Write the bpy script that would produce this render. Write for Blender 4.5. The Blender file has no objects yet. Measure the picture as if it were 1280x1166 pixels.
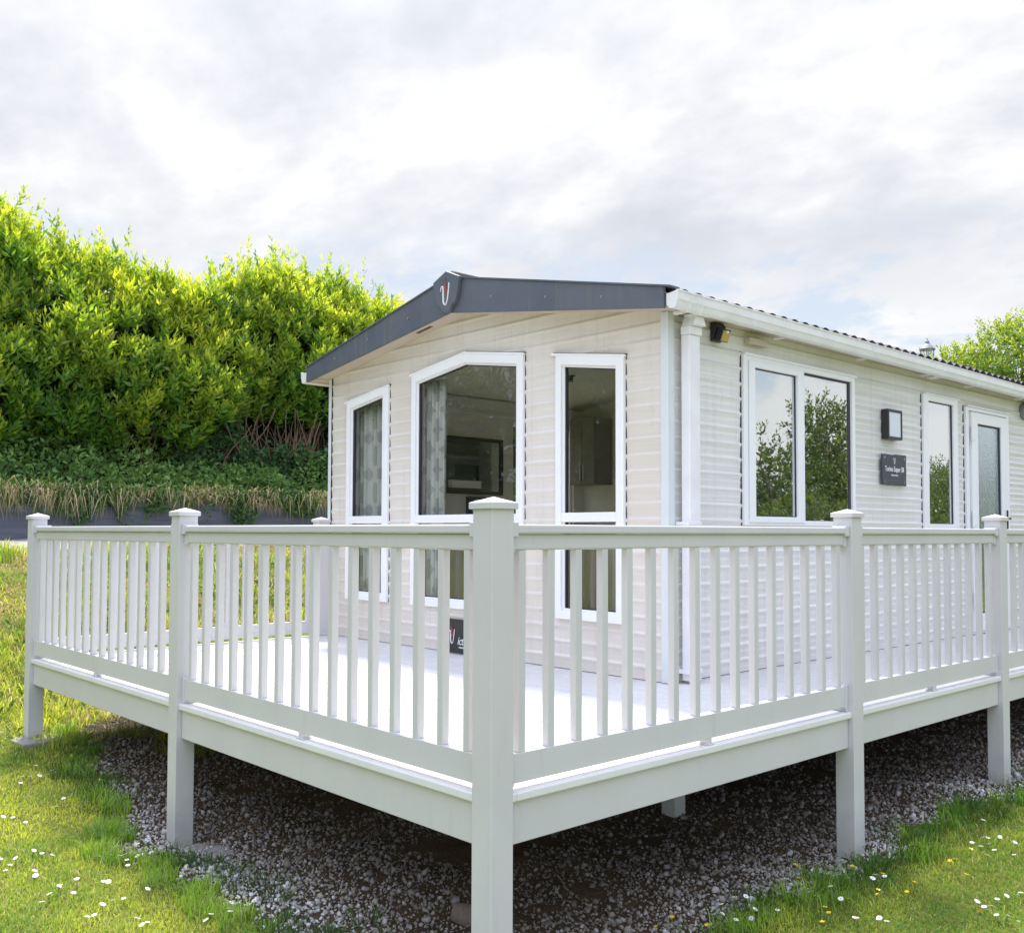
import bpy, bmesh, math, random
import numpy as np
from mathutils import Vector, Matrix

S = bpy.context.scene
C = S.collection
R = math.radians

# ------------------------------------------------------------------ camera
cam_d = bpy.data.cameras.new('camera')
cam_d.sensor_width = 36.0
cam_d.lens = 36.0 * 1233.06 / 1280
cam_d.shift_y = (614.68 - 583.0) / 1280
cam_d.clip_start = 0.05
cam_d.clip_end = 2000
cam = bpy.data.objects.new('camera', cam_d)
C.objects.link(cam)
CAM = np.array([3.0873, -2.7251, 1.1358])
YAW, PITCH, ROLL = 0.8277, 0.0402, 0.0031
_fw = Vector((-math.sin(YAW), math.cos(YAW), 0))
_rt = Vector((math.cos(YAW), math.sin(YAW), 0))
_up = Vector((0, 0, 1))
_f = _fw * math.cos(PITCH) + _up * math.sin(PITCH)
_u = -_fw * math.sin(PITCH) + _up * math.cos(PITCH)
_r3 = _rt * math.cos(ROLL) + _u * math.sin(ROLL)
_u3 = -_rt * math.sin(ROLL) + _u * math.cos(ROLL)
m = Matrix.Identity(4)
for i in range(3):
    m[i][0], m[i][1], m[i][2], m[i][3] = _r3[i], _u3[i], -_f[i], CAM[i]
cam.matrix_world = m
S.camera = cam

# ------------------------------------------------------------------ sky, sun, exposure
SUN = Vector((-0.44, 0.26, 1.0)).normalized()
EL = math.asin(SUN.z)
AZ = math.atan2(SUN.x, SUN.y)
W = bpy.data.worlds.new('World')
S.world = W
W.use_nodes = True
nt = W.node_tree
nt.nodes.clear()


def N(tree, kind, **kw):
    n = tree.nodes.new(kind)
    for k, v in kw.items():
        if k in n.inputs.keys() if isinstance(k, str) else False:
            n.inputs[k].default_value = v
        else:
            setattr(n, k, v)
    return n


def math_n(t, op, a, b=None, clamp=False):
    n = t.nodes.new('ShaderNodeMath')
    n.operation = op
    n.use_clamp = clamp
    for i, v in enumerate((a, b)):
        if v is None:
            continue
        if hasattr(v, 'is_linked') or hasattr(v, 'links'):
            t.links.new(v, n.inputs[i])
        else:
            n.inputs[i].default_value = v
    return n.outputs[0]


def ramp(t, fac, stops, interp='LINEAR'):
    n = t.nodes.new('ShaderNodeValToRGB')
    n.color_ramp.interpolation = interp
    e = n.color_ramp.elements
    while len(e) > 1:
        e.remove(e[-1])
    e[0].position = stops[0][0]
    e[0].color = (*stops[0][1], 1)
    for p, c in stops[1:]:
        x = e.new(p)
        x.color = (*c, 1)
    t.links.new(fac, n.inputs[0])
    return n.outputs[0]


def mixc(t, fac, a, b, blend='MIX'):
    n = t.nodes.new('ShaderNodeMix')
    n.data_type = 'RGBA'
    n.blend_type = blend
    for sock, v in ((n.inputs[0], fac), (n.inputs[6], a), (n.inputs[7], b)):
        if isinstance(v, (int, float)):
            sock.default_value = v
        elif isinstance(v, tuple):
            sock.default_value = (*v, 1) if len(v) == 3 else v
        else:
            t.links.new(v, sock)
    return n.outputs[2]


def noise(t, vec, scale, detail=4, rough=0.5, dist=0.0):
    n = t.nodes.new('ShaderNodeTexNoise')
    n.inputs['Scale'].default_value = scale
    n.inputs['Detail'].default_value = detail
    n.inputs['Roughness'].default_value = rough
    n.inputs['Distortion'].default_value = dist
    if vec is not None:
        t.links.new(vec, n.inputs['Vector'])
    return n.outputs['Fac']


sky = nt.nodes.new('ShaderNodeTexSky')
sky.sky_type = 'NISHITA'
sky.sun_disc = False
sky.sun_elevation = EL
sky.sun_rotation = AZ
sky.air_density = 1.0
sky.dust_density = 1.5
tc = nt.nodes.new('ShaderNodeTexCoord')
sep = nt.nodes.new('ShaderNodeSeparateXYZ')
nt.links.new(tc.outputs['Generated'], sep.inputs[0])
zz = math_n(nt, 'ADD', math_n(nt, 'MAXIMUM', sep.outputs[2], 0.0), 0.30)
px = math_n(nt, 'DIVIDE', sep.outputs[0], zz)
py = math_n(nt, 'DIVIDE', sep.outputs[1], zz)
comb = nt.nodes.new('ShaderNodeCombineXYZ')
nt.links.new(px, comb.inputs[0])
nt.links.new(py, comb.inputs[1])
rotm = nt.nodes.new('ShaderNodeMapping')
rotm.inputs['Rotation'].default_value = (0, 0, -YAW)
rotm.inputs['Location'].default_value = (3.2, 1.4, 0.7)
rotm.inputs['Scale'].default_value = (1.05, 1.35, 1)
nt.links.new(comb.outputs[0], rotm.inputs[0])
n1 = noise(nt, rotm.outputs[0], 1.55, 9, 0.57, 0.12)
n2 = noise(nt, rotm.outputs[0], 4.2, 7, 0.55, 0.10)
shade = math_n(nt, 'ADD', math_n(nt, 'MULTIPLY', n1, 0.72), math_n(nt, 'MULTIPLY', n2, 0.28))
CLOUD = ramp(nt, shade, [(0.37, (4.75, 4.95, 5.5)), (0.45, (5.4, 5.55, 6.0)), (0.515, (6.3, 6.38, 6.65)), (0.58, (7.5, 7.5, 7.5))])
# towards the horizon the cloud sheet is seen edge-on and reads almost white
lowf = ramp(nt, sep.outputs[2], [(0.0, (1, 1, 1)), (0.17, (0.85, 0.85, 0.85)), (0.30, (0, 0, 0))])
cloud2 = mixc(nt, lowf, CLOUD, (7.2, 7.2, 7.25))
# brighter round the veiled sun
dotn = nt.nodes.new('ShaderNodeVectorMath')
dotn.operation = 'DOT_PRODUCT'
nt.links.new(tc.outputs['Generated'], dotn.inputs[0])
dotn.inputs[1].default_value = SUN
glow = math_n(nt, 'MULTIPLY', math_n(nt, 'POWER', math_n(nt, 'MAXIMUM', dotn.outputs['Value'], 0.0), 10.0), 0.9)
gl = math_n(nt, 'ADD', glow, 1.0)
vs = nt.nodes.new('ShaderNodeVectorMath')
vs.operation = 'SCALE'
nt.links.new(cloud2, vs.inputs[0])
nt.links.new(gl, vs.inputs['Scale'])
# small blue holes low in the sky
n3 = noise(nt, rotm.outputs[0], 3.6, 8, 0.62, 0.2)
hole = ramp(nt, n3, [(0.46, (0, 0, 0)), (0.56, (1, 1, 1))])
band = ramp(nt, sep.outputs[2], [(0.10, (0, 0, 0)), (0.15, (1, 1, 1)), (0.25, (1, 1, 1)), (0.30, (0, 0, 0))])
holef = math_n(nt, 'MULTIPLY', math_n(nt, 'MULTIPLY', hole, band), 0.75)
blue = mixc(nt, 0.7, sky.outputs[0], (5.0, 5.75, 6.7))
front = mixc(nt, holef, vs.outputs[0], blue)
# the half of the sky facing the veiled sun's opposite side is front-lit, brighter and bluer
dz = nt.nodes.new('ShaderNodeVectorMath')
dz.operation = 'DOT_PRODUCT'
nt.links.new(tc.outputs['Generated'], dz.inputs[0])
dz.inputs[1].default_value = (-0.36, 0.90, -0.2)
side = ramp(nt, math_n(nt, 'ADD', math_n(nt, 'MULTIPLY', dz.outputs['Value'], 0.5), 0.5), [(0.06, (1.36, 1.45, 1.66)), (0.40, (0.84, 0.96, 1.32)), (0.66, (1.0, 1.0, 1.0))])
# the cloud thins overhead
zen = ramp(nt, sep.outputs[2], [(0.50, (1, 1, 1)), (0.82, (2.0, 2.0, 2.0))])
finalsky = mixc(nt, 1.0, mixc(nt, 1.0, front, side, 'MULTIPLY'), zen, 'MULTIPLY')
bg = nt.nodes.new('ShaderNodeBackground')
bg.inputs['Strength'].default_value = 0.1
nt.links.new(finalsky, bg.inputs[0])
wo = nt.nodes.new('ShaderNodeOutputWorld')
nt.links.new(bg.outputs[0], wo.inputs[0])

sd = bpy.data.lights.new('sun', 'SUN')
sd.energy = 4.7
sd.angle = R(9)
sd.color = (1.0, 0.94, 0.85)
so = bpy.data.objects.new('sun', sd)
so.rotation_euler = SUN.to_track_quat('Z', 'Y').to_euler()
so.location = (-10, 6, 20)
C.objects.link(so)

S.view_settings.view_transform = 'Standard'
S.view_settings.look = 'None'
S.view_settings.exposure = 0.5
S.view_settings.gamma = 1.0
S.view_settings.use_curve_mapping = False
S.cycles.max_bounces = 8
S.cycles.transparent_max_bounces = 16
S.cycles.use_adaptive_sampling = True
S.cycles.adaptive_threshold = 0.015
S.cycles.use_denoising = True
S.cycles.sample_clamp_indirect = 6


# ------------------------------------------------------------------ materials
def new_mat(name):
    mt = bpy.data.materials.new(name)
    mt.use_nodes = True
    t = mt.node_tree
    b = t.nodes['Principled BSDF']
    return mt, t, b


def coord(t, kind='Object', scale=(1, 1, 1)):
    c = t.nodes.new('ShaderNodeTexCoord')
    mp = t.nodes.new('ShaderNodeMapping')
    mp.inputs['Scale'].default_value = scale
    t.links.new(c.outputs[kind], mp.inputs[0])
    return mp.outputs[0]


def geo_pos(t, scale=(1, 1, 1)):
    c = t.nodes.new('ShaderNodeNewGeometry')
    mp = t.nodes.new('ShaderNodeMapping')
    mp.inputs['Scale'].default_value = scale
    t.links.new(c.outputs['Position'], mp.inputs[0])
    return mp.outputs[0]


def bump(t, b, height, strength=0.3, dist=0.01):
    n = t.nodes.new('ShaderNodeBump')
    n.inputs['Strength'].default_value = strength
    n.inputs['Distance'].default_value = dist
    t.links.new(height, n.inputs['Height'])
    t.links.new(n.outputs[0], b.inputs['Normal'])
    return n


def simple(name, col, rough=0.5, var=0.06, scale=6.0, spec=0.5, metal=0.0, bmp=0.0, stretch=(1, 1, 1)):
    mt, t, b = new_mat(name)
    v = geo_pos(t, stretch)
    f = noise(t, v, scale, 6, 0.6)
    lo = tuple(c * (1 - var) for c in col)
    hi = tuple(min(1, c * (1 + var)) for c in col)
    t.links.new(ramp(t, f, [(0.3, lo), (0.7, hi)]), b.inputs['Base Color'])
    b.inputs['Roughness'].default_value = rough
    b.inputs['Specular IOR Level'].default_value = spec
    b.inputs['Metallic'].default_value = metal
    if bmp:
        bump(t, b, noise(t, v, scale * 12, 3, 0.6), bmp, 0.004)
    return mt


M = {}


def deck_plastic(name, col):
    mt, t, b = new_mat(name)
    v = geo_pos(t)
    big = noise(t, v, 1.7, 5, 0.6)
    fine = noise(t, geo_pos(t, (60, 60, 4)), 3.0, 3, 0.6)
    base = ramp(t, big, [(0.3, tuple(c * 0.93 for c in col)), (0.7, col)])
    spots = noise(t, v, 38, 2, 0.5)
    sp = ramp(t, spots, [(0.73, (0, 0, 0)), (0.78, (1, 1, 1))])
    base2 = mixc(t, math_n(t, 'MULTIPLY', sp, 0.14), base, (0.42, 0.40, 0.35))
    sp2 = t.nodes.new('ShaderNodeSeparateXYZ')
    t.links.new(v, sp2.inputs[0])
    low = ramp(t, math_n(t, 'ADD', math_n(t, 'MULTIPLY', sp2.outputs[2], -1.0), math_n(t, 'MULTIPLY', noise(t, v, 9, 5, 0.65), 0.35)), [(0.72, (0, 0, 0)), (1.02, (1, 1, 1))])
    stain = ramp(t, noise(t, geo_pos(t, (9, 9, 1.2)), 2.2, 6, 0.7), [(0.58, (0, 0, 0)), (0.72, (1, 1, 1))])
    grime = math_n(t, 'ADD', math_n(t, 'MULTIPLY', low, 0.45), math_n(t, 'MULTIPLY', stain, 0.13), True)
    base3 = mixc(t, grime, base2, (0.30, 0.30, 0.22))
    t.links.new(base3, b.inputs['Base Color'])
    b.inputs['Roughness'].default_value = 0.42
    bump(t, b, fine, 0.06, 0.003)
    return mt


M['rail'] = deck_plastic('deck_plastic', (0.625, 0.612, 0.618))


def board_mat():
    mt, t, b = new_mat('deck_board_plastic')
    v = geo_pos(t)
    big = noise(t, v, 1.2, 6, 0.6)
    grain = noise(t, geo_pos(t, (2.0, 55, 55)), 2.0, 4, 0.6)
    c = ramp(t, big, [(0.3, (0.60, 0.583, 0.56)), (0.7, (0.69, 0.672, 0.645))])
    c2 = mixc(t, math_n(t, 'MULTIPLY', grain, 0.16), c, (0.50, 0.48, 0.46))
    t.links.new(c2, b.inputs['Base Color'])
    b.inputs['Roughness'].default_value = 0.5
    bump(t, b, grain, 0.12, 0.003)
    return mt


M['board'] = board_mat()
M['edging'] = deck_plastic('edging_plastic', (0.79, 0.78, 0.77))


def cladding_mat(name, along, lo=(0.55, 0.49, 0.45), hi=(0.63, 0.575, 0.535), rough=0.4):
    mt, t, b = new_mat(name)
    sc = (1.3, 50, 55) if along == 'x' else (50, 1.3, 55)
    v = geo_pos(t, sc)
    g = noise(t, v, 1.0, 5, 0.65, 0.3)
    big = noise(t, geo_pos(t), 1.1, 3, 0.5)
    c = ramp(t, g, [(0.28, lo), (0.72, hi)])
    dirt = ramp(t, big, [(0.35, (0.94, 0.93, 0.90)), (0.6, (1, 1, 1))])
    run = noise(t, geo_pos(t, (11, 11, 0.5)), 1.6, 6, 0.7)
    streak = ramp(t, run, [(0.52, (1, 1, 1)), (0.72, (0.90, 0.885, 0.86))])
    t.links.new(mixc(t, 1.0, mixc(t, 1.0, c, dirt, 'MULTIPLY'), streak, 'MULTIPLY'), b.inputs['Base Color'])
    b.inputs['Roughness'].default_value = rough
    b.inputs['Specular IOR Level'].default_value = 0.55
    wav = noise(t, geo_pos(t, (1.0, 1, 6) if along == 'x' else (1, 1.0, 6)), 1.5, 2, 0.5)
    add = math_n(t, 'ADD', math_n(t, 'MULTIPLY', g, 0.15), wav)
    bump(t, b, add, 0.25, 0.02)
    return mt


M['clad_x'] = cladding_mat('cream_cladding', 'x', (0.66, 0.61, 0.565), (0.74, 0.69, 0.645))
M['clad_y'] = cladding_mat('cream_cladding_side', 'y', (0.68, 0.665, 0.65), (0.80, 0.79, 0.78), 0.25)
M['soffit'] = simple('tan_soffit', (0.56, 0.47, 0.40), 0.55, 0.05, 3)
M['upvc'] = simple('white_window_plastic', (0.83, 0.83, 0.845), 0.3, 0.02, 3)
M['gutter'] = simple('white_gutter_plastic', (0.78, 0.77, 0.79), 0.35, 0.06, 5)
M['trim'] = simple('pale_corner_trim', (0.66, 0.69, 0.71), 0.35, 0.03, 4)
M['rubber'] = simple('black_rubber_seal', (0.03, 0.03, 0.035), 0.6, 0.1, 9)
M['black'] = simple('black_enamel', (0.018, 0.019, 0.022), 0.35, 0.15, 14)
M['slate'] = simple('slate_plaque', (0.05, 0.058, 0.072), 0.5, 0.25, 30, bmp=0.3)
M['white'] = simple('white_paint', (0.82, 0.82, 0.82), 0.45, 0.02, 9)
M['red'] = simple('red_enamel', (0.30, 0.07, 0.07), 0.4, 0.05, 9)
M['steel'] = simple('brushed_steel', (0.62, 0.63, 0.65), 0.25, 0.05, 20, metal=1.0)
M['dark_steel'] = simple('dark_steel', (0.05, 0.05, 0.05), 0.6, 0.2, 9)
M['opal'] = simple('opal_diffuser', (0.66, 0.69, 0.76), 0.25, 0.02, 9)
M['brass'] = simple('yellow_led_panel', (0.48, 0.36, 0.12), 0.35, 0.1, 60)
M['beige'] = simple('beige_vent_plastic', (0.54, 0.47, 0.38), 0.5, 0.05, 9)
M['concrete'] = simple('concrete_slab', (0.30, 0.28, 0.25), 0.9, 0.25, 14, bmp=0.6)
M['bark'] = simple('bark', (0.12, 0.09, 0.065), 0.9, 0.3, 18, bmp=0.7)
M['twig'] = simple('brown_twig', (0.20, 0.14, 0.09), 0.85, 0.3, 12)
M['interior'] = simple('interior_wall_lining', (0.80, 0.77, 0.70), 0.7, 0.05, 3)
M['cupboard'] = simple('cupboard_front', (0.24, 0.22, 0.19), 0.5, 0.08, 8)
M['lamp_grey'] = simple('grey_lamp_paint', (0.22, 0.23, 0.25), 0.5, 0.1, 9)


def fascia_mat():
    mt, t, b = new_mat('slate_grey_fascia')
    st = noise(t, geo_pos(t, (14, 14, 0.9)), 1.4, 5, 0.65)
    big = noise(t, geo_pos(t), 2.2, 4, 0.6)
    c = ramp(t, big, [(0.3, (0.082, 0.096, 0.122)), (0.7, (0.112, 0.126, 0.150))])
    s = ramp(t, st, [(0.56, (0, 0, 0)), (0.72, (1, 1, 1))])
    t.links.new(mixc(t, math_n(t, 'MULTIPLY', s, 0.6), c, (0.17, 0.175, 0.135)), b.inputs['Base Color'])
    b.inputs['Roughness'].default_value = 0.45
    return mt


M['fascia'] = fascia_mat()
M['roof'] = simple('dark_roof_tile_sheet', (0.075, 0.07, 0.075), 0.75, 0.25, 9, bmp=0.4)


def glass(name, refl, tint, ior=1.5, rough=0.0, ripple=0.0):
    mt = bpy.data.materials.new(name)
    mt.use_nodes = True
    t = mt.node_tree
    t.nodes.clear()
    tr = t.nodes.new('ShaderNodeBsdfTransparent')
    tr.inputs[0].default_value = (*tint, 1)
    gl_ = t.nodes.new('ShaderNodeBsdfGlossy')
    gl_.inputs['Roughness'].default_value = rough
    gl_.inputs['Color'].default_value = (0.95, 0.97, 0.98, 1)
    lw = t.nodes.new('ShaderNodeLayerWeight')
    lw.inputs['Blend'].default_value = 0.5
    f0 = ((ior - 1) / (ior + 1)) ** 2
    fac = math_n(t, 'ADD', math_n(t, 'MULTIPLY', math_n(t, 'POWER', lw.outputs['Facing'], 5.0), 1 - f0), f0 + refl, True)
    v = geo_pos(t)
    nz = noise(t, v, 1.6, 2, 0.4)
    bn = t.nodes.new('ShaderNodeBump')
    bn.inputs['Strength'].default_value = ripple
    bn.inputs['Distance'].default_value = 0.01
    t.links.new(nz, bn.inputs['Height'])
    t.links.new(bn.outputs[0], gl_.inputs['Normal'])
    mx = t.nodes.new('ShaderNodeMixShader')
    t.links.new(fac, mx.inputs[0])
    t.links.new(tr.outputs[0], mx.inputs[1])
    t.links.new(gl_.outputs[0], mx.inputs[2])
    o = t.nodes.new('ShaderNodeOutputMaterial')
    t.links.new(mx.outputs[0], o.inputs[0])
    return mt


M['glass_front'] = glass('window_glass', 0.015, (0.915, 0.925, 0.895), 1.45, 0.0, 0.03)
M['glass_side'] = glass('coated_window_glass', 0.58, (0.72, 0.80, 0.78), 1.5, 0.0, 0.04)
M['clear'] = glass('clear_lamp_glass', 0.05, (0.95, 0.97, 0.98), 1.45)


def frosted():
    mt, t, b = new_mat('patterned_door_glass')
    b.inputs['Base Color'].default_value = (0.46, 0.56, 0.60, 1)
    b.inputs['Metallic'].default_value = 0.9
    b.inputs['Roughness'].default_value = 0.12
    vo = t.nodes.new('ShaderNodeTexVoronoi')
    vo.inputs['Scale'].default_value = 45
    t.links.new(geo_pos(t), vo.inputs['Vector'])
    st = noise(t, geo_pos(t, (30, 30, 2)), 2, 3, 0.6)
    add = math_n(t, 'ADD', math_n(t, 'MULTIPLY', vo.outputs['Distance'], 0.5), st)
    bump(t, b, add, 0.25, 0.01)
    return mt


M['frosted'] = frosted()


def mirror():
    mt, t, b = new_mat('mirror_glass')
    b.inputs['Base Color'].default_value = (0.55, 0.58, 0.56, 1)
    b.inputs['Metallic'].default_value = 1.0
    b.inputs['Roughness'].default_value = 0.03
    return mt


M['mirror'] = mirror()


def curtain_mat():
    mt, t, b = new_mat('grey_patterned_curtain')
    v = coord(t, 'Object', (1, 1, 1))
    sp_ = t.nodes.new('ShaderNodeSeparateXYZ')
    t.links.new(v, sp_.inputs[0])
    a = math_n(t, 'ADD', math_n(t, 'MULTIPLY', sp_.outputs[0], 4.2), math_n(t, 'MULTIPLY', sp_.outputs[2], 2.6))
    c = math_n(t, 'SUBTRACT', math_n(t, 'MULTIPLY', sp_.outputs[0], 4.2), math_n(t, 'MULTIPLY', sp_.outputs[2], 2.6))
    fa = math_n(t, 'ABSOLUTE', math_n(t, 'SUBTRACT', math_n(t, 'FRACT', a), 0.5))
    fc = math_n(t, 'ABSOLUTE', math_n(t, 'SUBTRACT', math_n(t, 'FRACT', c), 0.5))
    mn = math_n(t, 'MINIMUM', fa, fc)
    k = math_n(t, 'GREATER_THAN', mn, 0.20)
    t.links.new(mixc(t, k, (0.60, 0.61, 0.63), (0.42, 0.43, 0.45)), b.inputs['Base Color'])
    b.inputs['Roughness'].default_value = 0.8
    return mt


M['curtain'] = curtain_mat()


def plant_mat(name, trans=0.35, rough=0.45, spec=0.4, tcol=1.3):
    mt = bpy.data.materials.new(name)
    mt.use_nodes = True
    t = mt.node_tree
    t.nodes.clear()
    at = t.nodes.new('ShaderNodeAttribute')
    at.attribute_name = 'Col'
    p = t.nodes.new('ShaderNodeBsdfPrincipled')
    p.inputs['Roughness'].default_value = rough
    p.inputs['Specular IOR Level'].default_value = spec
    t.links.new(at.outputs['Color'], p.inputs['Base Color'])
    tl = t.nodes.new('ShaderNodeBsdfTranslucent')
    tcx = mixc(t, 1.0, at.outputs['Color'], (tcol * 1.1, tcol * 1.1, tcol * 0.55), 'MULTIPLY')
    t.links.new(tcx, tl.inputs[0])
    mx = t.nodes.new('ShaderNodeMixShader')
    mx.inputs[0].default_value = trans
    t.links.new(p.outputs[0], mx.inputs[1])
    t.links.new(tl.outputs[0], mx.inputs[2])
    o = t.nodes.new('ShaderNodeOutputMaterial')
    t.links.new(mx.outputs[0], o.inputs[0])
    return mt


M['leaf'] = plant_mat('laurel_leaf', 0.48, 0.40, 0.5, 1.6)
M['weed'] = plant_mat('weed_leaf', 0.3, 0.5, 0.3, 1.2)
M['grass'] = plant_mat('grass_blade', 0.4, 0.5, 0.25, 1.4)
M['petal'] = plant_mat('petal', 0.2, 0.6, 0.2, 1.0)


def stone_mat():
    mt, t, b = new_mat('pebble')
    at = t.nodes.new('ShaderNodeAttribute')
    at.attribute_name = 'Col'
    n = noise(t, geo_pos(t), 60, 4, 0.6)
    f = ramp(t, n, [(0.3, (0.75, 0.74, 0.72)), (0.7, (1.1, 1.1, 1.1))])
    t.links.new(mixc(t, 1.0, at.outputs['Color'], f, 'MULTIPLY'), b.inputs['Base Color'])
    b.inputs['Roughness'].default_value = 0.75
    return mt


M['stone'] = stone_mat()


def ground_mat():
    mt, t, b = new_mat('soil_and_turf')
    at = t.nodes.new('ShaderNodeAttribute')
    at.attribute_name = 'Col'
    v = geo_pos(t)
    n = noise(t, v, 3.0, 8, 0.65)
    n2_ = noise(t, v, 45, 5, 0.65)
    f = ramp(t, n, [(0.3, (0.65, 0.66, 0.6)), (0.7, (1.25, 1.2, 1.1))])
    f2 = ramp(t, n2_, [(0.3, (0.6, 0.6, 0.58)), (0.7, (1.3, 1.3, 1.25))])
    c = mixc(t, 1.0, mixc(t, 1.0, at.outputs['Color'], f, 'MULTIPLY'), f2, 'MULTIPLY')
    t.links.new(c, b.inputs['Base Color'])
    b.inputs['Roughness'].default_value = 0.95
    b.inputs['Specular IOR Level'].default_value = 0.1
    bump(t, b, n2_, 0.8, 0.02)
    return mt


M['ground'] = ground_mat()
M['tarmac'] = simple('worn_grey_tarmac', (0.27, 0.26, 0.265), 0.9, 0.15, 4, bmp=0.5)
M['wallboard'] = simple('grey_timber_wall', (0.125, 0.135, 0.165), 0.75, 0.3, 2.2, bmp=0.3, stretch=(1, 0.3, 6))


# ------------------------------------------------------------------ object helpers
def wpos(o):
    return Vector(o.get('_base', (0, 0, 0)))


def link(name, mesh, parent=None, mats=(), smooth=False, bevel=0.0):
    """A mesh given in world coordinates, hung under PARENT (whose base point is kept in _base)."""
    if not isinstance(mesh, bpy.types.Mesh):
        raise TypeError(name)
    o = bpy.data.objects.new(name, mesh)
    C.objects.link(o)
    for mm in mats:
        mesh.materials.append(mm)
    if parent is not None:
        o.parent = parent
        if parent.type == 'EMPTY' and parent.parent is None:
            o.location = -parent.location
    if smooth:
        mesh.polygons.foreach_set('use_smooth', [True] * len(mesh.polygons))
    if bevel:
        b = o.modifiers.new('edge', 'BEVEL')
        b.width = bevel
        b.segments = 2
        b.limit_method = 'ANGLE'
        b.harden_normals = False
    return o


def tag(o, label=None, cat=None, group=None, kind=None):
    if label:
        o['label'] = label
    if cat:
        o['category'] = cat
    if group:
        o['group'] = group
    if kind:
        o['kind'] = kind
    return o


def thing(name, loc, label, cat, group=None):
    o = bpy.data.objects.new(name, None)
    o.empty_display_size = 0.1
    o.location = loc
    C.objects.link(o)
    return tag(o, label, cat, group)


class MB:
    """Collects boxes, prisms, tubes as one mesh."""

    def __init__(self):
        self.v, self.f, self.m = [], [], []

    def add(self, vs, fs, mi=0):
        n = len(self.v)
        self.v += [tuple(x) for x in vs]
        self.f += [tuple(i + n for i in q) for q in fs]
        self.m += [mi] * len(fs)
        return self

    def box(self, a, b, mi=0):
        x0, y0, z0 = (min(a[i], b[i]) for i in range(3))
        x1, y1, z1 = (max(a[i], b[i]) for i in range(3))
        return self.add([(x0, y0, z0), (x1, y0, z0), (x1, y1, z0), (x0, y1, z0), (x0, y0, z1), (x1, y0, z1), (x1, y1, z1), (x0, y1, z1)],
                        [(0, 3, 2, 1), (4, 5, 6, 7), (0, 1, 5, 4), (1, 2, 6, 5), (2, 3, 7, 6), (3, 0, 4, 7)], mi)

    def prism(self, poly, fn, d0, d1, mi=0):
        """poly: 2-D outline; fn(u, v, d) -> point; extruded from d0 to d1."""
        k = len(poly)
        vs = [fn(u, v, d0) for u, v in poly] + [fn(u, v, d1) for u, v in poly]
        fs = [tuple(range(k)), tuple(range(2 * k - 1, k - 1, -1))]
        fs += [(i, i + k, (i + 1) % k + k, (i + 1) % k) for i in range(k)]
        return self.add(vs, fs, mi)

    def ring(self, outer, inner, fn, d0, d1, mi=0, din=None):
        k = len(outer)
        din = d1 if din is None else din
        vs = [fn(u, v, d0) for u, v in outer] + [fn(u, v, d1) for u, v in outer] + [fn(u, v, din) for u, v in inner] + [fn(u, v, d0) for u, v in inner]
        fs = []
        for i in range(k):
            j = (i + 1) % k
            fs += [(i, j, k + j, k + i), (k + i, k + j, 2 * k + j, 2 * k + i), (2 * k + i, 2 * k + j, 3 * k + j, 3 * k + i), (3 * k + i, 3 * k + j, j, i)]
        return self.add(vs, fs, mi)

    def tube(self, pts, rad, n=8, mi=0, cap=True):
        pts = [Vector(p) for p in pts]
        rads = rad if isinstance(rad, (list, tuple)) else [rad] * len(pts)
        vs, fs = [], []
        prev = None
        for i, p in enumerate(pts):
            d = (pts[min(i + 1, len(pts) - 1)] - pts[max(i - 1, 0)]).normalized()
            if prev is None:
                a = d.orthogonal().normalized()
            else:
                a = (prev - d * prev.dot(d)).normalized()
            prev = a
            b = d.cross(a)
            for k in range(n):
                th = 2 * math.pi * k / n
                vs.append(p + (a * math.cos(th) + b * math.sin(th)) * rads[i])
        for i in range(len(pts) - 1):
            for k in range(n):
                fs.append((i * n + k, i * n + (k + 1) % n, (i + 1) * n + (k + 1) % n, (i + 1) * n + k))
        if cap:
            fs.append(tuple(range(n - 1, -1, -1)))
            fs.append(tuple((len(pts) - 1) * n + k for k in range(n)))
        return self.add(vs, fs, mi)

    def lathe(self, prof, c, n=16, mi=0):
        vs, fs = [], []
        for r, z in prof:
            for k in range(n):
                th = 2 * math.pi * k / n
                vs.append((c[0] + r * math.cos(th), c[1] + r * math.sin(th), c[2] + z))
        for i in range(len(prof) - 1):
            for k in range(n):
                fs.append((i * n + k, i * n + (k + 1) % n, (i + 1) * n + (k + 1) % n, (i + 1) * n + k))
        fs.append(tuple(range(n - 1, -1, -1)))
        fs.append(tuple((len(prof) - 1) * n + k for k in range(n)))
        return self.add(vs, fs, mi)

    def mesh(self, name='m', recalc=True):
        me = bpy.data.meshes.new(name)
        me.from_pydata(self.v, [], self.f)
        me.polygons.foreach_set('material_index', self.m)
        if recalc:
            bm = bmesh.new()
            bm.from_mesh(me)
            bmesh.ops.recalc_face_normals(bm, faces=bm.faces)
            bm.to_mesh(me)
            bm.free()
        me.update()
        return me


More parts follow.
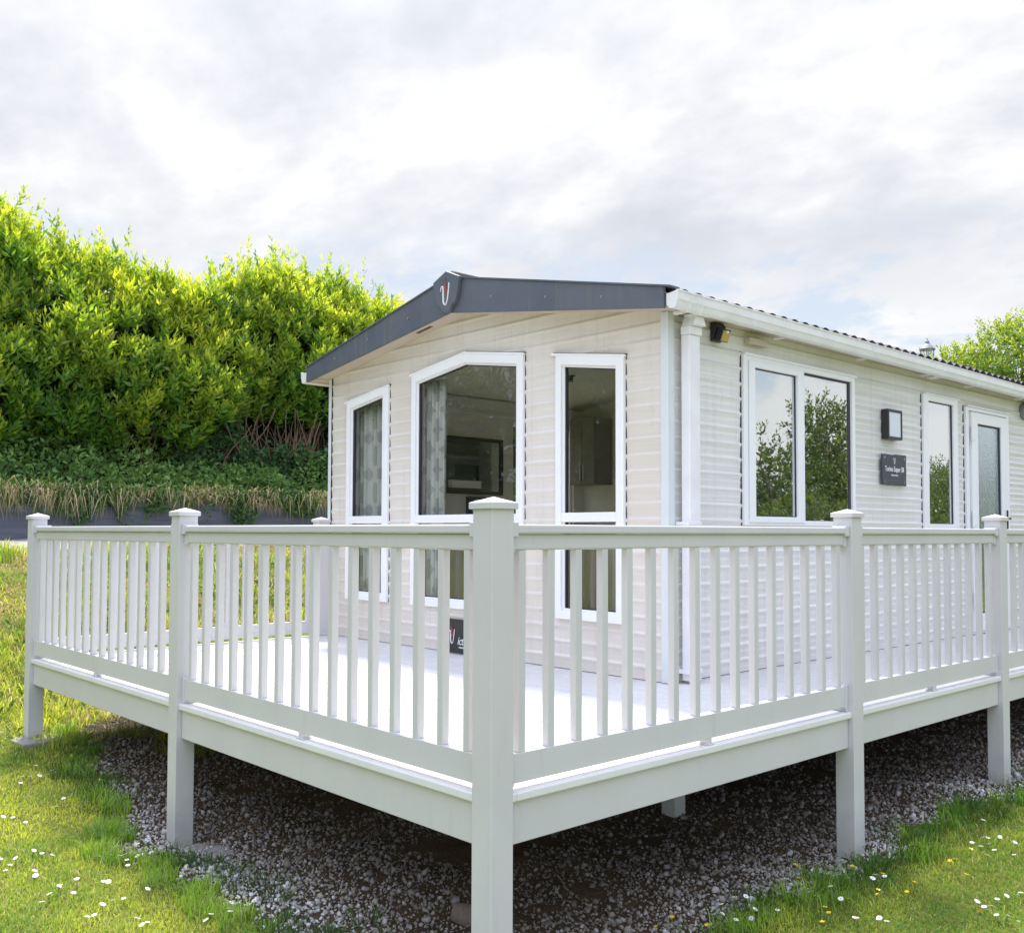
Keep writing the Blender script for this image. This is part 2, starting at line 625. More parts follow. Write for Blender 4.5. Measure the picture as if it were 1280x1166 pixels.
def np_mesh(name, V, F, col=None, smooth=False):
    """V (n,3), F (m,k) arrays; col (n,3) per vertex -> attribute Col."""
    me = bpy.data.meshes.new(name)
    V = np.asarray(V, np.float32)
    F = np.asarray(F, np.int32)
    me.vertices.add(len(V))
    me.vertices.foreach_set('co', V.ravel())
    k = F.shape[1]
    me.loops.add(F.size)
    me.loops.foreach_set('vertex_index', F.ravel())
    me.polygons.add(len(F))
    me.polygons.foreach_set('loop_start', np.arange(0, F.size, k, dtype=np.int32))
    me.polygons.foreach_set('loop_total', np.full(len(F), k, np.int32))
    if smooth:
        me.polygons.foreach_set('use_smooth', np.ones(len(F), bool))
    me.update(calc_edges=True)
    if col is not None:
        a = me.attributes.new('Col', 'FLOAT_COLOR', 'POINT')
        c4 = np.ones((len(V), 4), np.float32)
        c4[:, :3] = col
        a.data.foreach_set('color', c4.ravel())
    return me


rng = np.random.default_rng(7)
random.seed(5)

# ------------------------------------------------------------------ terrain
XS = [-200, -14, -10.6, -8.4, -6.8, -6, -3, 0, 3, 40, 200]
ZS = [1.2, 1.0, .87, .12, -.5, -.66, -.81, -.87, -.88, -.9, -1.]


def h0(x, y):
    x = np.asarray(x, float)
    y = np.asarray(y, float)
    z = sum(np.interp(x + d, XS, ZS) for d in (-.5, -.25, 0, .25, .5)) / 5
    return z + .02 * np.clip(y - 3, -1, 6) * np.clip((x + 7) / 3, 0, 1)


_ks = [(rng.normal(size=2) * s, rng.uniform(0, 6.28), a) for s, a in ((1.2, .02), (2.0, .018), (3.5, .012), (5, .010), (9, .006), (14, .004))]


def wob(x, y):
    return sum(a * np.sin(k[0] * x + k[1] * y + p) for k, p, a in _ks)


def h(x, y):
    return h0(x, y) + wob(x, y) * np.clip(1.2 - np.hypot(np.asarray(x) + 3, np.asarray(y) - 3) / 60, 0, 1)


def vnoise(x, y, s, seed=0):
    r = np.random.default_rng(seed)
    g = r.random((64, 64))
    x, y = np.asarray(x) * s, np.asarray(y) * s
    xi, yi = np.floor(x).astype(int), np.floor(y).astype(int)
    fx, fy = x - xi, y - yi
    fx, fy = fx * fx * (3 - 2 * fx), fy * fy * (3 - 2 * fy)
    G = lambda i, j: g[i % 64, j % 64]
    return (G(xi, yi) * (1 - fx) + G(xi + 1, yi) * fx) * (1 - fy) + (G(xi, yi + 1) * (1 - fx) + G(xi + 1, yi + 1) * fx) * fy


def fbm(x, y, s, seed=0):
    return .55 * vnoise(x, y, s, seed) + .3 * vnoise(x, y, s * 2.1, seed + 1) + .15 * vnoise(x, y, s * 4.3, seed + 2)


def gravel_amount(x, y):
    """1 under and beside the deck, 0 on the lawn, with a ragged edge."""
    j = (fbm(x, y, 1.6, 11) - .5) * .62 + (fbm(x, y, 6, 17) - .5) * .40
    inner = np.minimum(np.minimum(y + .10 + j, .10 - x + j), np.minimum(x + 6.35 + 1.5 * j, 20 - y))
    # the left end, past the middle post, is set further back and ragged
    inner = np.minimum(inner, y - np.clip(-(x + 3.2) * .16, 0, 1) + .12 + j)
    return np.clip(inner / .10 + .5, 0, 1)


gx = np.concatenate([np.linspace(-300, -20, 15)[:-1], np.linspace(-20, -10, 41)[:-1], np.linspace(-10, 3.5, 270)[:-1], np.linspace(3.5, 14, 32)[:-1], np.linspace(14, 300, 15)])
gx = gx[gx > -14.09]
gx = np.concatenate([[-14.09], gx])
gy = np.concatenate([np.linspace(-300, -12, 15)[:-1], np.linspace(-12, -3, 26)[:-1], np.linspace(-3, 7, 200)[:-1], np.linspace(7, 22, 46)[:-1], np.linspace(22, 300, 15)])
GX, GY = np.meshgrid(gx, gy, indexing='ij')
GZ = h(GX, GY)
nx, ny = GX.shape
idx = np.arange(nx * ny).reshape(nx, ny)
FQ = np.stack([idx[:-1, :-1], idx[1:, :-1], idx[1:, 1:], idx[:-1, 1:]], -1).reshape(-1, 4)
gr = gravel_amount(GX, GY)
soil = np.array([0.080, 0.058, 0.040])
turf = np.array([0.150, 0.175, 0.040])
straw = np.array([0.21, 0.165, 0.075])
bankf = np.clip((-6.2 - GX) / .6, 0, 1) * fbm(GX, GY, 1.3, 31)
gc = turf[None, None] * (1 - gr[..., None]) + soil * gr[..., None]
bw = np.clip((bankf - .25) * 2.2, 0, 1)[..., None]
gc = gc * (1 - bw) + straw * bw
ground = link('ground', np_mesh('ground', np.stack([GX, GY, GZ], -1).reshape(-1, 3), FQ, gc.reshape(-1, 3), True), None, [M['ground']])
tag(ground, kind='structure')

# bank behind the retaining wall
bx = np.concatenate([np.linspace(-60, -18, 8)[:-1], np.linspace(-18, -14.06, 24)])
by = np.concatenate([np.linspace(-120, -8, 8)[:-1], np.linspace(-8, 24, 100)[:-1], np.linspace(24, 140, 8)])
BX, BY = np.meshgrid(bx, by, indexing='ij')
BZ = np.interp(BX, [-60, -17, -15.2, -14.06], [3.4, 2.55, 2.2, 1.66]) + (fbm(BX, BY, .9, 5) - .5) * .25
nx, ny = BX.shape
idx = np.arange(nx * ny).reshape(nx, ny)
FQ = np.stack([idx[:-1, :-1], idx[1:, :-1], idx[1:, 1:], idx[:-1, 1:]], -1).reshape(-1, 4)
bc = np.tile(np.array([0.04, 0.045, 0.02]), (nx * ny, 1))
tag(link('bank_terrain', np_mesh('bank', np.stack([BX, BY, BZ], -1).reshape(-1, 3), FQ, bc, True), None, [M['ground']]), kind='structure')

# lane in front of the retaining wall
lx = np.linspace(-13.98, -10.9, 12)
ly = np.concatenate([np.linspace(-90, -8, 12)[:-1], np.linspace(-8, 26, 80)[:-1], np.linspace(26, 120, 12)])
LX, LY = np.meshgrid(lx, ly, indexing='ij')
LX = LX + np.where(LX > -11, (fbm(LY, LY * 0, .8, 3) - .5) * .5, 0)
LZ = h(LX, LY) + .006
nx, ny = LX.shape
idx = np.arange(nx * ny).reshape(nx, ny)
FQ = np.stack([idx[:-1, :-1], idx[1:, :-1], idx[1:, 1:], idx[:-1, 1:]], -1).reshape(-1, 4)
tag(link('path', np_mesh('path', np.stack([LX, LY, LZ], -1).reshape(-1, 3), FQ, None, True), None, [M['tarmac']]), kind='structure')

# ------------------------------------------------------------------ raised deck
PW = 0.125
DZ = 0.028
Xm, Xl = -3.0424, -6.018
Ym, Yr, Y3, Y4 = 2.978, 5.281, 7.60, 9.90
YW, XW = 3.047, -1.491
XL = -6.09
YB = 14.6
deck = thing('raised_deck', (-3.0, 0.06, -0.86), 'cream white plastic raised deck with slatted balustrade wrapping the front and side of the caravan', 'deck')

# boards
mb = MB()
y = 0.165
while y < Y4 + PW - .02:
    y1 = min(y + .1420, Y4 + PW - .02)
    zt_b = DZ - .004 + random.uniform(-.0006, .0006)
    if y < YW - .003:
        ye = min(y1, YW + .02)
        mb.box((Xl - PW + .152, y, DZ - .03), (-.160, ye, zt_b))
        if y1 > ye + .01:
            mb.box((XW - .02, ye, DZ - .03), (-.160, y1, zt_b))
    else:
        mb.box((XW - .02, y, DZ - .03), (-.160, y1, zt_b))
    y += .150
boards = link('deck_boards', mb.mesh(), deck, [M['board']], bevel=.003)
mb = MB()
E0 = .0139
mb.box((Xl - PW + E0, E0, -.010), (-E0, .160, DZ))                        # front edging
mb.box((-.155, .1605, -.010), (-E0, Y4 + PW - .02, DZ))                    # side edging
mb.box((Xl - PW + E0, .1605, -.010), (Xl - PW + .148, YW + .02, DZ))      # left edging
link('edging_boards', mb.mesh(), deck, [M['edging']], bevel=.006)


def fascia(a, b):
    return link('fascia', MB().box(a, b).mesh(), deck, [M['rail']], bevel=.003)


FB = -.194
fascia((Xm + .002, .0367, FB), (-PW - .002, .062, -.0105))
fascia((Xl + .002, .0367, FB), (Xm - PW - .002, .062, -.0105))
fascia((-.062, PW + .002, FB), (-.0367, Ym - .002, -.0105))
fascia((-.062, Ym + PW + .002, FB), (-.0367, Yr - .002, -.0105))
fascia((-.062, Yr + PW + .002, FB), (-.0367, Y3 - .002, -.0105))
fascia((-.062, Y3 + PW + .002, FB), (-.0367, Y4 - .002, -.0105))
fascia((Xl - PW + .0367, PW + .002, FB), (Xl - PW + .062, YW - .2, -.0105))
# joists underneath
mb = MB()
for k in range(9):
    xx = -.55 - k * .66
    mb.box((xx, .07, -.15), (xx + .05, YW - .05, -.032))
for k in range(10):
    yy = 3.2 + k * .66
    mb.box((XW + .03, yy, -.15), (-.07, yy + .05, -.032))
link('joists', mb.mesh(), deck, [M['bark']])

posts = [(0, 0), (Xm, 0), (Xl, 0), (0, Ym), (0, Yr), (0, Y3), (0, Y4), (Xl, 2.86)]
for X, Y in posts:
    z0 = float(h(X - PW / 2, Y + PW / 2)) - .12
    p = link('post', MB().box((X - PW, Y, z0), (X, Y + PW, 1.2325)).mesh(), deck, [M['rail']], bevel=.004)
    mb = MB()
    o = .013
    mb.box((X - PW - o, Y - o, 1.2310), (X + o, Y + PW + o, 1.2580))
    vs = [(X - PW - o, Y - o, 1.2582), (X + o, Y - o, 1.2582), (X + o, Y + PW + o, 1.2582), (X - PW - o, Y + PW + o, 1.2582), (X - PW / 2, Y + PW / 2, 1.284)]
    mb.add(vs, [(0, 1, 4), (1, 2, 4), (2, 3, 4), (3, 0, 4), (3, 2, 1, 0)])
    link('cap', mb.mesh(), p, [M['rail']], bevel=.002)
    # moulded collar where the post passes the boards (deck side only)
    mb = MB()
    ya = Y + .034 if Y == 0 else Y - .02
    xb = X - .034 if X == 0 else X + .02
    if X == 0 and Y == 0:
        ya, xb = .034, -.034
    mb.box((X - PW - .02 if not (X == Xl) else X - PW + .034, ya, DZ + .0008), (xb, Y + PW + .02, DZ + .034))
    link('collar', mb.mesh(), p, [M['rail']], bevel=.006)
# inner supports
for X, Y in [(-1.36, 2.93), (-2.9, 1.6), (-4.6, 1.6)]:
    z0 = float(h(X, Y)) - .1
    link('support_post', MB().box((X - .06, Y - .06, z0), (X + .06, Y + .06, -.151)).mesh(), deck, [M['rail']], bevel=.004)

BAL = {}


def panel(axis, a, b, n, line=PW / 2):
    """Balustrade panel between a and b along x or y; LINE is the centre line on the other axis."""
    def P(s, t, z):
        return (s, line + t, z) if axis == 'x' else (line + t, s, z)
    c = P((a + b) / 2, 0, .6)
    rl = bpy.data.objects.new('railing', None)
    rl.empty_display_size = .1
    C.objects.link(rl)
    rl.parent = deck
    rl.location = -deck.location
    L = b - a
    mb = MB()
    mb.box(P(a + .0, -.024, 1.055), P(b, .024, 1.1255))
    mb.box(P(a, -.043, 1.1262), P(b, .043, 1.167))
    link('top_rail', mb.mesh(), rl, [M['rail']], bevel=.008)
    link('bottom_rail', MB().box(P(a, -.024, .060), P(b, .024, .187)).mesh(), rl, [M['rail']], bevel=.003)
    for e, sg_ in ((a, 1), (b, -1)):
        mb = MB()
        mb.box(P(e, -.031, 1.047), P(e + sg_ * .035, .031, 1.128))
        mb.box(P(e, -.050, 1.112), P(e + sg_ * .040, .050, 1.176))
        link('rail_bracket', mb.mesh(), rl, [M['rail']], bevel=.004)
        link('rail_bracket', MB().box(P(e, -.031, .050), P(e + sg_ * .035, .031, .195)).mesh(), rl, [M['rail']], bevel=.004)
    mid = (a + b) / 2
    mb = MB()
    mb.box(P(mid - .024, -.024, DZ + .006), P(mid + .024, .024, .0605))
    mb.box(P(mid - .034, -.034, DZ + .0008), P(mid + .034, .034, DZ + .0065))
    link('support_leg', mb.mesh(), rl, [M['rail']], bevel=.003)
    w = .0205
    me = BAL.get('me')
    if me is None:
        me = MB().box((-w, -w, .186), (w, w, 1.0565)).mesh('baluster')
        BAL['me'] = me
        me.materials.append(M['rail'])
    for i in range(n):
        s = a + (i + .5) * L / n
        o = bpy.data.objects.new('baluster', me)
        C.objects.link(o)
        o.parent = rl
        o.location = P(s, 0, 0)
        bv = o.modifiers.new('edge', 'BEVEL')
        bv.width = .003
        bv.segments = 1
    return rl


panel('x', Xm, -PW, 16)
panel('x', Xl, Xm - PW, 16)
panel('y', PW, Ym, 16, -PW / 2)
panel('y', Ym + PW, Yr, 12, -PW / 2)
panel('y', Yr + PW, Y3, 12, -PW / 2)
panel('y', Y3 + PW, Y4, 12, -PW / 2)
panel('y', PW, 2.86, 15, Xl - PW / 2)

# paving slabs under two of the posts
for (X, Y, sx, sy, rz, lab) in [(Xl - .02, .06, .5, .36, .08, 'concrete slab under the left end post, its dark edge showing'), (Xm + .10, .10, .40, .36, -.1, 'concrete slab half buried in gravel under the second post from the left')]:
    zg = float(h(X, Y))
    mb = MB().box((-sx / 2, -sy / 2, -.06), (sx / 2, sy / 2, .012 if sx > .45 else .004))
    me = mb.mesh()
    o = link('concrete_slab', me, None, [M['concrete']], bevel=.008)
    o.location = (X, Y, zg)
    o.rotation_euler = (0, 0, rz)
    tag(o, lab, 'slab')

# ------------------------------------------------------------------ the caravan
car = thing('static_caravan', (-3.79, 8.8, 0.03), 'cream clad static caravan with dark grey gable fascia and white framed windows', 'caravan')
FR = lambda u, v, d: (u, YW - d, v)          # front wall: u = x, d = outwards
SD = lambda u, v, d: (XW + d, u, v)          # side wall: u = y, d = outwards
PITCH_C = .1225


def cladding(fn, z0, z1, left, right, holes, breaks, prof=None):
    """Shiplap courses between z0 and z1; left(z)/right(z) bound the wall, holes = [(zlo, zhi, l(z), r(z))] with straight sides between BREAKS."""
    prof = prof or [(0, .0135), (.07, .0100), (.15, .0030), (.22, .0018), (.50, .0030), (.80, .0070), (.95, .0125), (.9999, .0135)]
    base = 1.2275 - 20 * PITCH_C
    zs = set()
    k = 0
    while base + k * PITCH_C < z1 + .2:
        for f, _ in prof:
            zs.add(round(base + (k + f) * PITCH_C, 6))
        zs.add(round(base + k * PITCH_C - 1e-6, 6))
        k += 1
    zs |= set(breaks) | {z0, z1}
    for hl in holes:
        zs |= {hl[0], hl[1]}
    zs = sorted(z for z in zs if z0 <= z <= z1)

    def off(z):
        q = (z - base) / PITCH_C
        return float(np.interp(q - math.floor(q + 1e-7), [p[0] for p in prof], [p[1] for p in prof]))
    mb = MB()
    for a, b in zip(zs, zs[1:]):
        if b - a < 1e-7:
            continue
        zm = (a + b) / 2
        xs = [(left(a), left(b), left(zm))]
        for hl in sorted(holes, key=lambda q: q[2](zm)):
            if hl[0] <= zm <= hl[1]:
                xs.append((hl[2](a), hl[2](b), hl[2](zm)))
                xs.append((hl[3](a), hl[3](b), hl[3](zm)))
        xs.append((right(a), right(b), right(zm)))
        e = min(2e-5, (b - a) * .02)
        oa, ob = off(a + e), off(b - e)
        for i in range(0, len(xs) - 1, 2):
            l, r = xs[i], xs[i + 1]
            if r[2] - l[2] < 1e-4:
                continue
            mb.add([fn(l[0], a, oa), fn(r[0], a, oa), fn(r[1], b, ob), fn(l[1], b, ob)], [(0, 1, 2, 3)])
    # little step faces between the courses
    return mb


SL = .1426                                   # roof pitch seen at the gable wall
XC = -3.805
GZ0 = 3.125                                  # gable wall apex


def gable(x):
    return GZ0 - SL * abs(x - XC)


def inv_l(z):
    return max(XL, XC - (GZ0 - z) / SL)


def inv_r(z):
    return min(XW, XC + (GZ0 - z) / SL)


# window data: outer outline, glass outline (both listed with the same vertex count)
W1o = [(-5.742, .43), (-5.0, .43), (-5.0, 2.585), (-5.742, 2.487)]
W1g = [(-5.68, .498), (-5.09, .498), (-5.09, 2.508), (-5.68, 2.423)]
W2o = [(-4.605, .43), (-3.025, .43), (-3.025, 2.648), (-3.815, 2.758), (-4.605, 2.648)]
W2g = [(-4.54, .498), (-3.105, .498), (-3.105, 2.579), (-3.815, 2.679), (-4.54, 2.579)]
W3o = [(-2.63, .43), (-1.893, .43), (-1.893, 2.488), (-2.63, 2.59)]
W3g = [(-2.566, .498), (-1.973, .498), (-1.973, 2.423), (-2.566, 2.503)]


def hole_of(poly):
    zlo = min(z for _, z in poly)
    zhi = max(z for _, z in poly)

    def cross(z, pick):
        xs = []
        k = len(poly)
        for i in range(k):
            (xa, za), (xb, zb) = poly[i], poly[(i + 1) % k]
            if abs(za - zb) < 1e-9:
                continue
            t = (z - za) / (zb - za)
            if -1e-6 <= t <= 1 + 1e-6:
                xs.append(xa + t * (xb - xa))
        return pick(xs) if xs else 0
    return (zlo, zhi, lambda z: cross(z, min), lambda z: cross(z, max))


def inset_hole(o, g):
    return [((a[0] + b[0]) / 2, (a[1] + b[1]) / 2) for a, b in zip(o, g)]


fh = [hole_of(inset_hole(W1o, W1g)), hole_of(inset_hole(W2o, W2g)), hole_of(inset_hole(W3o, W3g))]
brk = [z for w in ((W1o, W1g), (W2o, W2g), (W3o, W3g)) for _, z in inset_hole(*w)] + [gable(XL), gable(XW)]
mb = cladding(FR, .03, GZ0 - .001, inv_l, inv_r, fh, brk)
link('front_wall', mb.mesh(recalc=False), car, [M['clad_x']])

SWo = [(3.974, 1.19), (5.753, 1.19), (5.753, 2.568), (3.974, 2.568)]
SWg = [(4.03, 1.235), (5.70, 1.235), (5.70, 2.52), (4.03, 2.52)]
W4o = [(7.152, 1.17), (7.962, 1.17), (7.962, 2.560), (7.152, 2.560)]
W4g = [(7.262, 1.228), (7.858, 1.228), (7.858, 2.496), (7.262, 2.496)]
DRo = [(8.166, .035), (9.335, .035), (9.335, 2.515), (8.166, 2.515)]
DRg = [(8.225, .05), (9.27, .05), (9.27, 2.475), (8.225, 2.475)]
sh = [hole_of(inset_hole(a, b)) for a, b in ((SWo, SWg), (W4o, W4g), (DRo, DRg))]
brk = [z for a, b in ((SWo, SWg), (W4o, W4g), (DRo, DRg)) for _, z in inset_hole(a, b)]
mb = cladding(SD, .03, 2.78, lambda z: YW + .001, lambda z: YB, sh, brk, [(0, .0135), (.08, .0095), (.15, .0025), (.30, .0030), (.44, .0050), (.52, .0056), (.60, .0044), (.70, .0048), (.84, .0085), (.95, .0128), (.9999, .0135)])
link('side_wall', mb.mesh(recalc=False), car, [M['clad_y']])
mb = MB()
ADDED_WIN = [(3.35, 4.25), (5.70, 6.80)]  # unseen left-wall windows, added to let light into the rooms
ycur = YW + .02
for ya_, yb_ in ADDED_WIN + [(YB, YB)]:
    mb.box((XL - .012, ycur, .03), (XL, ya_, 2.78))
    if yb_ > ya_:
        mb.box((XL - .012, ya_, .03), (XL, yb_, 1.2))
        mb.box((XL - .012, ya_, 2.5), (XL, yb_, 2.78))
    ycur = yb_
mb.box((XL, YB - .02, .03), (XW - .002, YB, 2.78))
link('rear_walls', mb.mesh(), car, [M['clad_x']])

# corner trims
mb = MB()
mb.box((XW - .052, YW - .022, .029), (XW + .020, YW - .004, 2.772))
mb.box((XW + .002, YW - .0035, .029), (XW + .0195, YW + .055, 2.772))
link('corner_trim', mb.mesh(), car, [M['trim']], bevel=.004)
mb = MB()
mb.box((XL - .030, YW - .022, .029), (XL + .022, YW - .004, 2.78))
link('corner_trim', mb.mesh(), car, [M['trim']], bevel=.004)
link('seal_strip', MB().box((XL + .0225, YW - .017, .03), (XL + .030, YW - .002, 2.78)).mesh(), car, [M['rubber']])

# base skirt and chassis
mb = MB()
mb.box((XL + .05, YW + .06, -.34), (XL + .15, YB - .1, -.02))
mb.box((XW - .15, YW + .06, -.34), (XW - .05, YB - .1, -.02))
mb.box((XL + .02, YW + .03, -.02), (XW - .02, YB - .03, .02))
for k in range(6):
    mb.box((XL + .3, YW + .5 + k * 2.1, -.9), (XL + .5, YW + .7 + k * 2.1, -.3))
    mb.box((XW - .5, YW + .5 + k * 2.1, -1.1), (XW - .3, YW + .7 + k * 2.1, -.3))
link('chassis', mb.mesh(), car, [M['dark_steel']])

# interior shell
mb = MB()
mb.box((XL + .03, YW + .03, .03), (XW - .03, YB - .05, .05))
ycur = YW + .04
for ya_, yb_ in ADDED_WIN + [(YB - .05, YB - .05)]:
    mb.box((XL + .002, ycur, .05), (XL + .03, ya_, 2.76))
    if yb_ > ya_:
        mb.box((XL + .002, ya_, .05), (XL + .03, yb_, 1.2))
        mb.box((XL + .002, ya_, 2.5), (XL + .03, yb_, 2.76))
    ycur = yb_
cz = lambda x: 3.095 - .1385 * abs(x - XC)
mb.prism([(XL + .03, .05), (-4.2, .05), (-4.2, cz(-4.2)), (XL + .03, cz(XL + .03))], lambda u, v, d: (u, d, v), 7.0, 7.06)
mb.prism([(-4.2, .05), (XW - .04, .05), (XW - .04, cz(XW - .04)), (XC, cz(XC)), (-4.2, cz(-4.2))], lambda u, v, d: (u, d, v), 9.0, 9.06)
mb.box((-4.2, 7.0, .05), (-4.14, 9.06, cz(-4.2)))
link('interior_lining', mb.mesh(), car, [M['interior']])
mb = MB()
mb.prism([(XL + .01, 2.78), (XC, 3.10), (XW - .01, 2.78), (XW - .01, 2.80), (XC, 3.12), (XL + .01, 2.80)], lambda u, v, d: (u, d, v), YW + .03, YB - .05)
link('ceiling_lining', mb.mesh(), car, [M['interior']])
link('skirting_rail', MB().box((XL + .031, YW + .2, 2.55), (XL + .05, 6.95, 2.59)).mesh(), car, [M['white']])


# windows
def frame_inner(o, g, k=.55):
    return [(a[0] * (1 - k) + b[0] * k, a[1] * (1 - k) + b[1] * k) for a, b in zip(o, g)]


def window_front(o, g, cap):
    w = link('window', MB().ring(o, g, FR, -.03, .040).mesh(), car, [M['upvc']], bevel=.005)
    gi = g
    cx = sum(p[0] for p in gi) / len(gi)
    inn = [(p[0] + (.018 if p[0] < cx else -.018), p[1] + (.018 if p[1] < 1 else -.018)) for p in gi]
    if len(gi) == 5:
        inn[3] = (gi[3][0], gi[3][1] - .018)
    link('rebate', MB().ring([(p[0] * 1, p[1]) for p in gi], inn, FR, -.028, .012).mesh(), w, [M['upvc']])
    link('gasket', MB().ring(inn, [(p[0] + (.007 if p[0] < cx else -.007), p[1] + (.007 if p[1] < 1 else -.007)) if not (len(gi) == 5 and i == 3) else (p[0], p[1] - .007) for i, p in enumerate(inn)], FR, -.028, .004).mesh(), w, [M['rubber']])
    link('transom', MB().box(FR(g[0][0], 1.214, -.028), FR(g[1][0], 1.290, .032)).mesh(), w, [M['upvc']], bevel=.004)
    link('pane', MB().prism([p for p in inn], FR, -.022, -.014).mesh(), w, [M['glass_front']])
    # drip cap over the head and a dark joint beside the frame
    mb = MB()
    for (ua, va), (ub, vb) in cap:
        mb.prism([(ua, va - .010), (ub, vb - .010), (ub, vb + .011), (ua, va + .011)], FR, .018, .046)
    link('drip_cap', mb.mesh(), w, [M['upvc']], bevel=.005)
    mb = MB()
    mb.box(FR(o[1][0], o[1][1] + .004, .002), FR(o[1][0] + .006, o[2][1] - .004, .009))
    for (ua, va), (ub, vb) in cap:
        mb.prism([(ua, va + .0105), (ub, vb + .0105), (ub, vb + .018), (ua, va + .018)], FR, .002, .018)
    link('sealant', mb.mesh(), w, [M['rubber']])
    return w


window_front(W1o, W1g, [((-5.775, 2.486), (-4.990, 2.592))])
window_front(W2o, W2g, [((-4.64, 2.647), (XC, 2.764)), ((XC, 2.764), (-3.015, 2.653))])
window_front(W3o, W3g, [((-2.675, 2.600), (-1.88, 2.490))])


def rect(a, b, c, d):
    return [(a, b), (c, b), (c, d), (a, d)]


for ya_, yb_ in ADDED_WIN:  # frames and panes of the added windows that light the interior
    LD = lambda u, v, d_: (XL - .012 - d_, u, v)
    w = link('window', MB().ring(rect(ya_ - .05, 1.15, yb_ + .05, 2.55), rect(ya_ + .03, 1.23, yb_ - .03, 2.47), LD, .001, .04).mesh(), car, [M['upvc']], bevel=.005)
    link('pane', MB().box(LD(ya_ + .02, 1.22, .012), LD(yb_ - .02, 2.48, .018)).mesh(), w, [M['glass_front']])
w = link('window', MB().ring(SWo, SWg, SD, -.03, .038).mesh(), car, [M['upvc']], bevel=.005)
link('sash', MB().ring(rect(4.036, 1.215, 4.858, 2.523), rect(4.118, 1.264, 4.758, 2.473), SD, .0, .050).mesh(), w, [M['upvc']], bevel=.005)
link('pane', MB().box(SD(4.112, 1.258, .012), SD(4.764, 2.479, .018)).mesh(), w, [M['glass_side']])
link('pane', MB().box(SD(4.850, 1.228, .002), SD(5.700, 2.525, .008)).mesh(), w, [M['glass_side']])
mb = MB()
mb.ring(rect(4.118, 1.264, 4.758, 2.473), rect(4.126, 1.272, 4.750, 2.465), SD, .0, .024)
mb.ring(rect(4.858, 1.236, 5.699, 2.519), rect(4.866, 1.244, 5.662, 2.502), SD, .0, .014)
link('gasket', mb.mesh(), w, [M['rubber']])
link('drip_cap', MB().box(SD(3.985, 2.562, .02), SD(5.775, 2.584, .050)).mesh(), w, [M['upvc']], bevel=.006)
link('sealant', MB().box(SD(3.962, 1.19, .002), SD(3.973, 2.59, .011)).mesh(), w, [M['rubber']])
mb = MB()
mb.tube([SD(4.70, 1.52, -.035), SD(4.66, 1.50, -.05), SD(4.60, 1.46, -.05), SD(4.585, 1.40, -.05), SD(4.59, 1.33, -.045)], [.02, .018, .015, .012, .010], 8)
link('handle', mb.mesh(), w, [M['white']], smooth=True)

w = link('window', MB().ring(W4o, W4g, SD, -.03, .038).mesh(), car, [M['upvc']], bevel=.005)
link('pane', MB().box(SD(7.255, 1.222, .002), SD(7.865, 2.50, .008)).mesh(), w, [M['glass_side']])
link('gasket', MB().ring(W4g, rect(7.270, 1.236, 7.850, 2.488), SD, .0, .016).mesh(), w, [M['rubber']])
link('drip_cap', MB().box(SD(7.17, 2.554, .02), SD(7.99, 2.575, .050)).mesh(), w, [M['upvc']], bevel=.006)
link('sealant', MB().box(SD(7.142, 1.17, .002), SD(7.151, 2.58, .011)).mesh(), w, [M['rubber']])

d = link('door', MB().ring(rect(8.29, .055, 9.262, 2.468), rect(8.448, .250, 9.094, 2.345), SD, .0, .048).mesh(), car, [M['upvc']], bevel=.005)
link('door_frame', MB().ring(DRo, rect(8.235, .05, 9.27, 2.478), SD, -.03, .040).mesh(), d, [M['upvc']], bevel=.004)
link('frame_rebate', MB().ring(rect(8.2355, .0505, 9.2695, 2.4775), rect(8.284, .053, 9.264, 2.470), SD, -.03, .016).mesh(), d, [M['trim']])
link('pane', MB().box(SD(8.44, .242, .010), SD(9.10, 2.352, .018)).mesh(), d, [M['frosted']])
link('gasket', MB().ring(rect(8.449, .251, 9.093, 2.344), rect(8.458, .260, 9.080, 2.330), SD, .012, .030).mesh(), d, [M['rubber']])
link('sealant', MB().box(SD(8.154, .035, .002), SD(8.165, 2.53, .011)).mesh(), d, [M['rubber']])
link('drip_cap', MB().box(SD(8.20, 2.517, .02), SD(9.36, 2.538, .050)).mesh(), d, [M['upvc']], bevel=.006)
for z in (2.16, 1.22, .35):
    mb = MB()
    mb.box(SD(8.262, z, .0405), SD(8.345, z + .11, .070))
    mb.box(SD(8.276, z + .115, .0405), SD(8.330, z + .150, .062))
    mb.tube([SD(8.262, z - .02, .062), SD(8.262, z + .15, .062)], .014, 8)
    link('hinge', mb.mesh(), d, [M['white']], bevel=.004)
mb = MB()
mb.box(SD(9.205, 1.16, .0485), SD(9.235, 1.40, .060))
mb.box(SD(9.12, 1.29, .072), SD(9.232, 1.315, .092))
mb.box(SD(9.215, 1.29, .0605), SD(9.232, 1.315, .0715))
link('handle', mb.mesh(), d, [M['black']], bevel=.004)
link('kick_plate', MB().box(SD(8.46, .07, .0485), SD(9.08, .135, .052)).mesh(), d, [M['white']])

# roof: shallow ridge, tile-profile sheet
OV = .22
YF = YW - OV
RZ, EZ, EX = 3.405, 2.895, 2.455


def roofz(x):
    return RZ - (RZ - EZ) * abs(x - XC) / EX


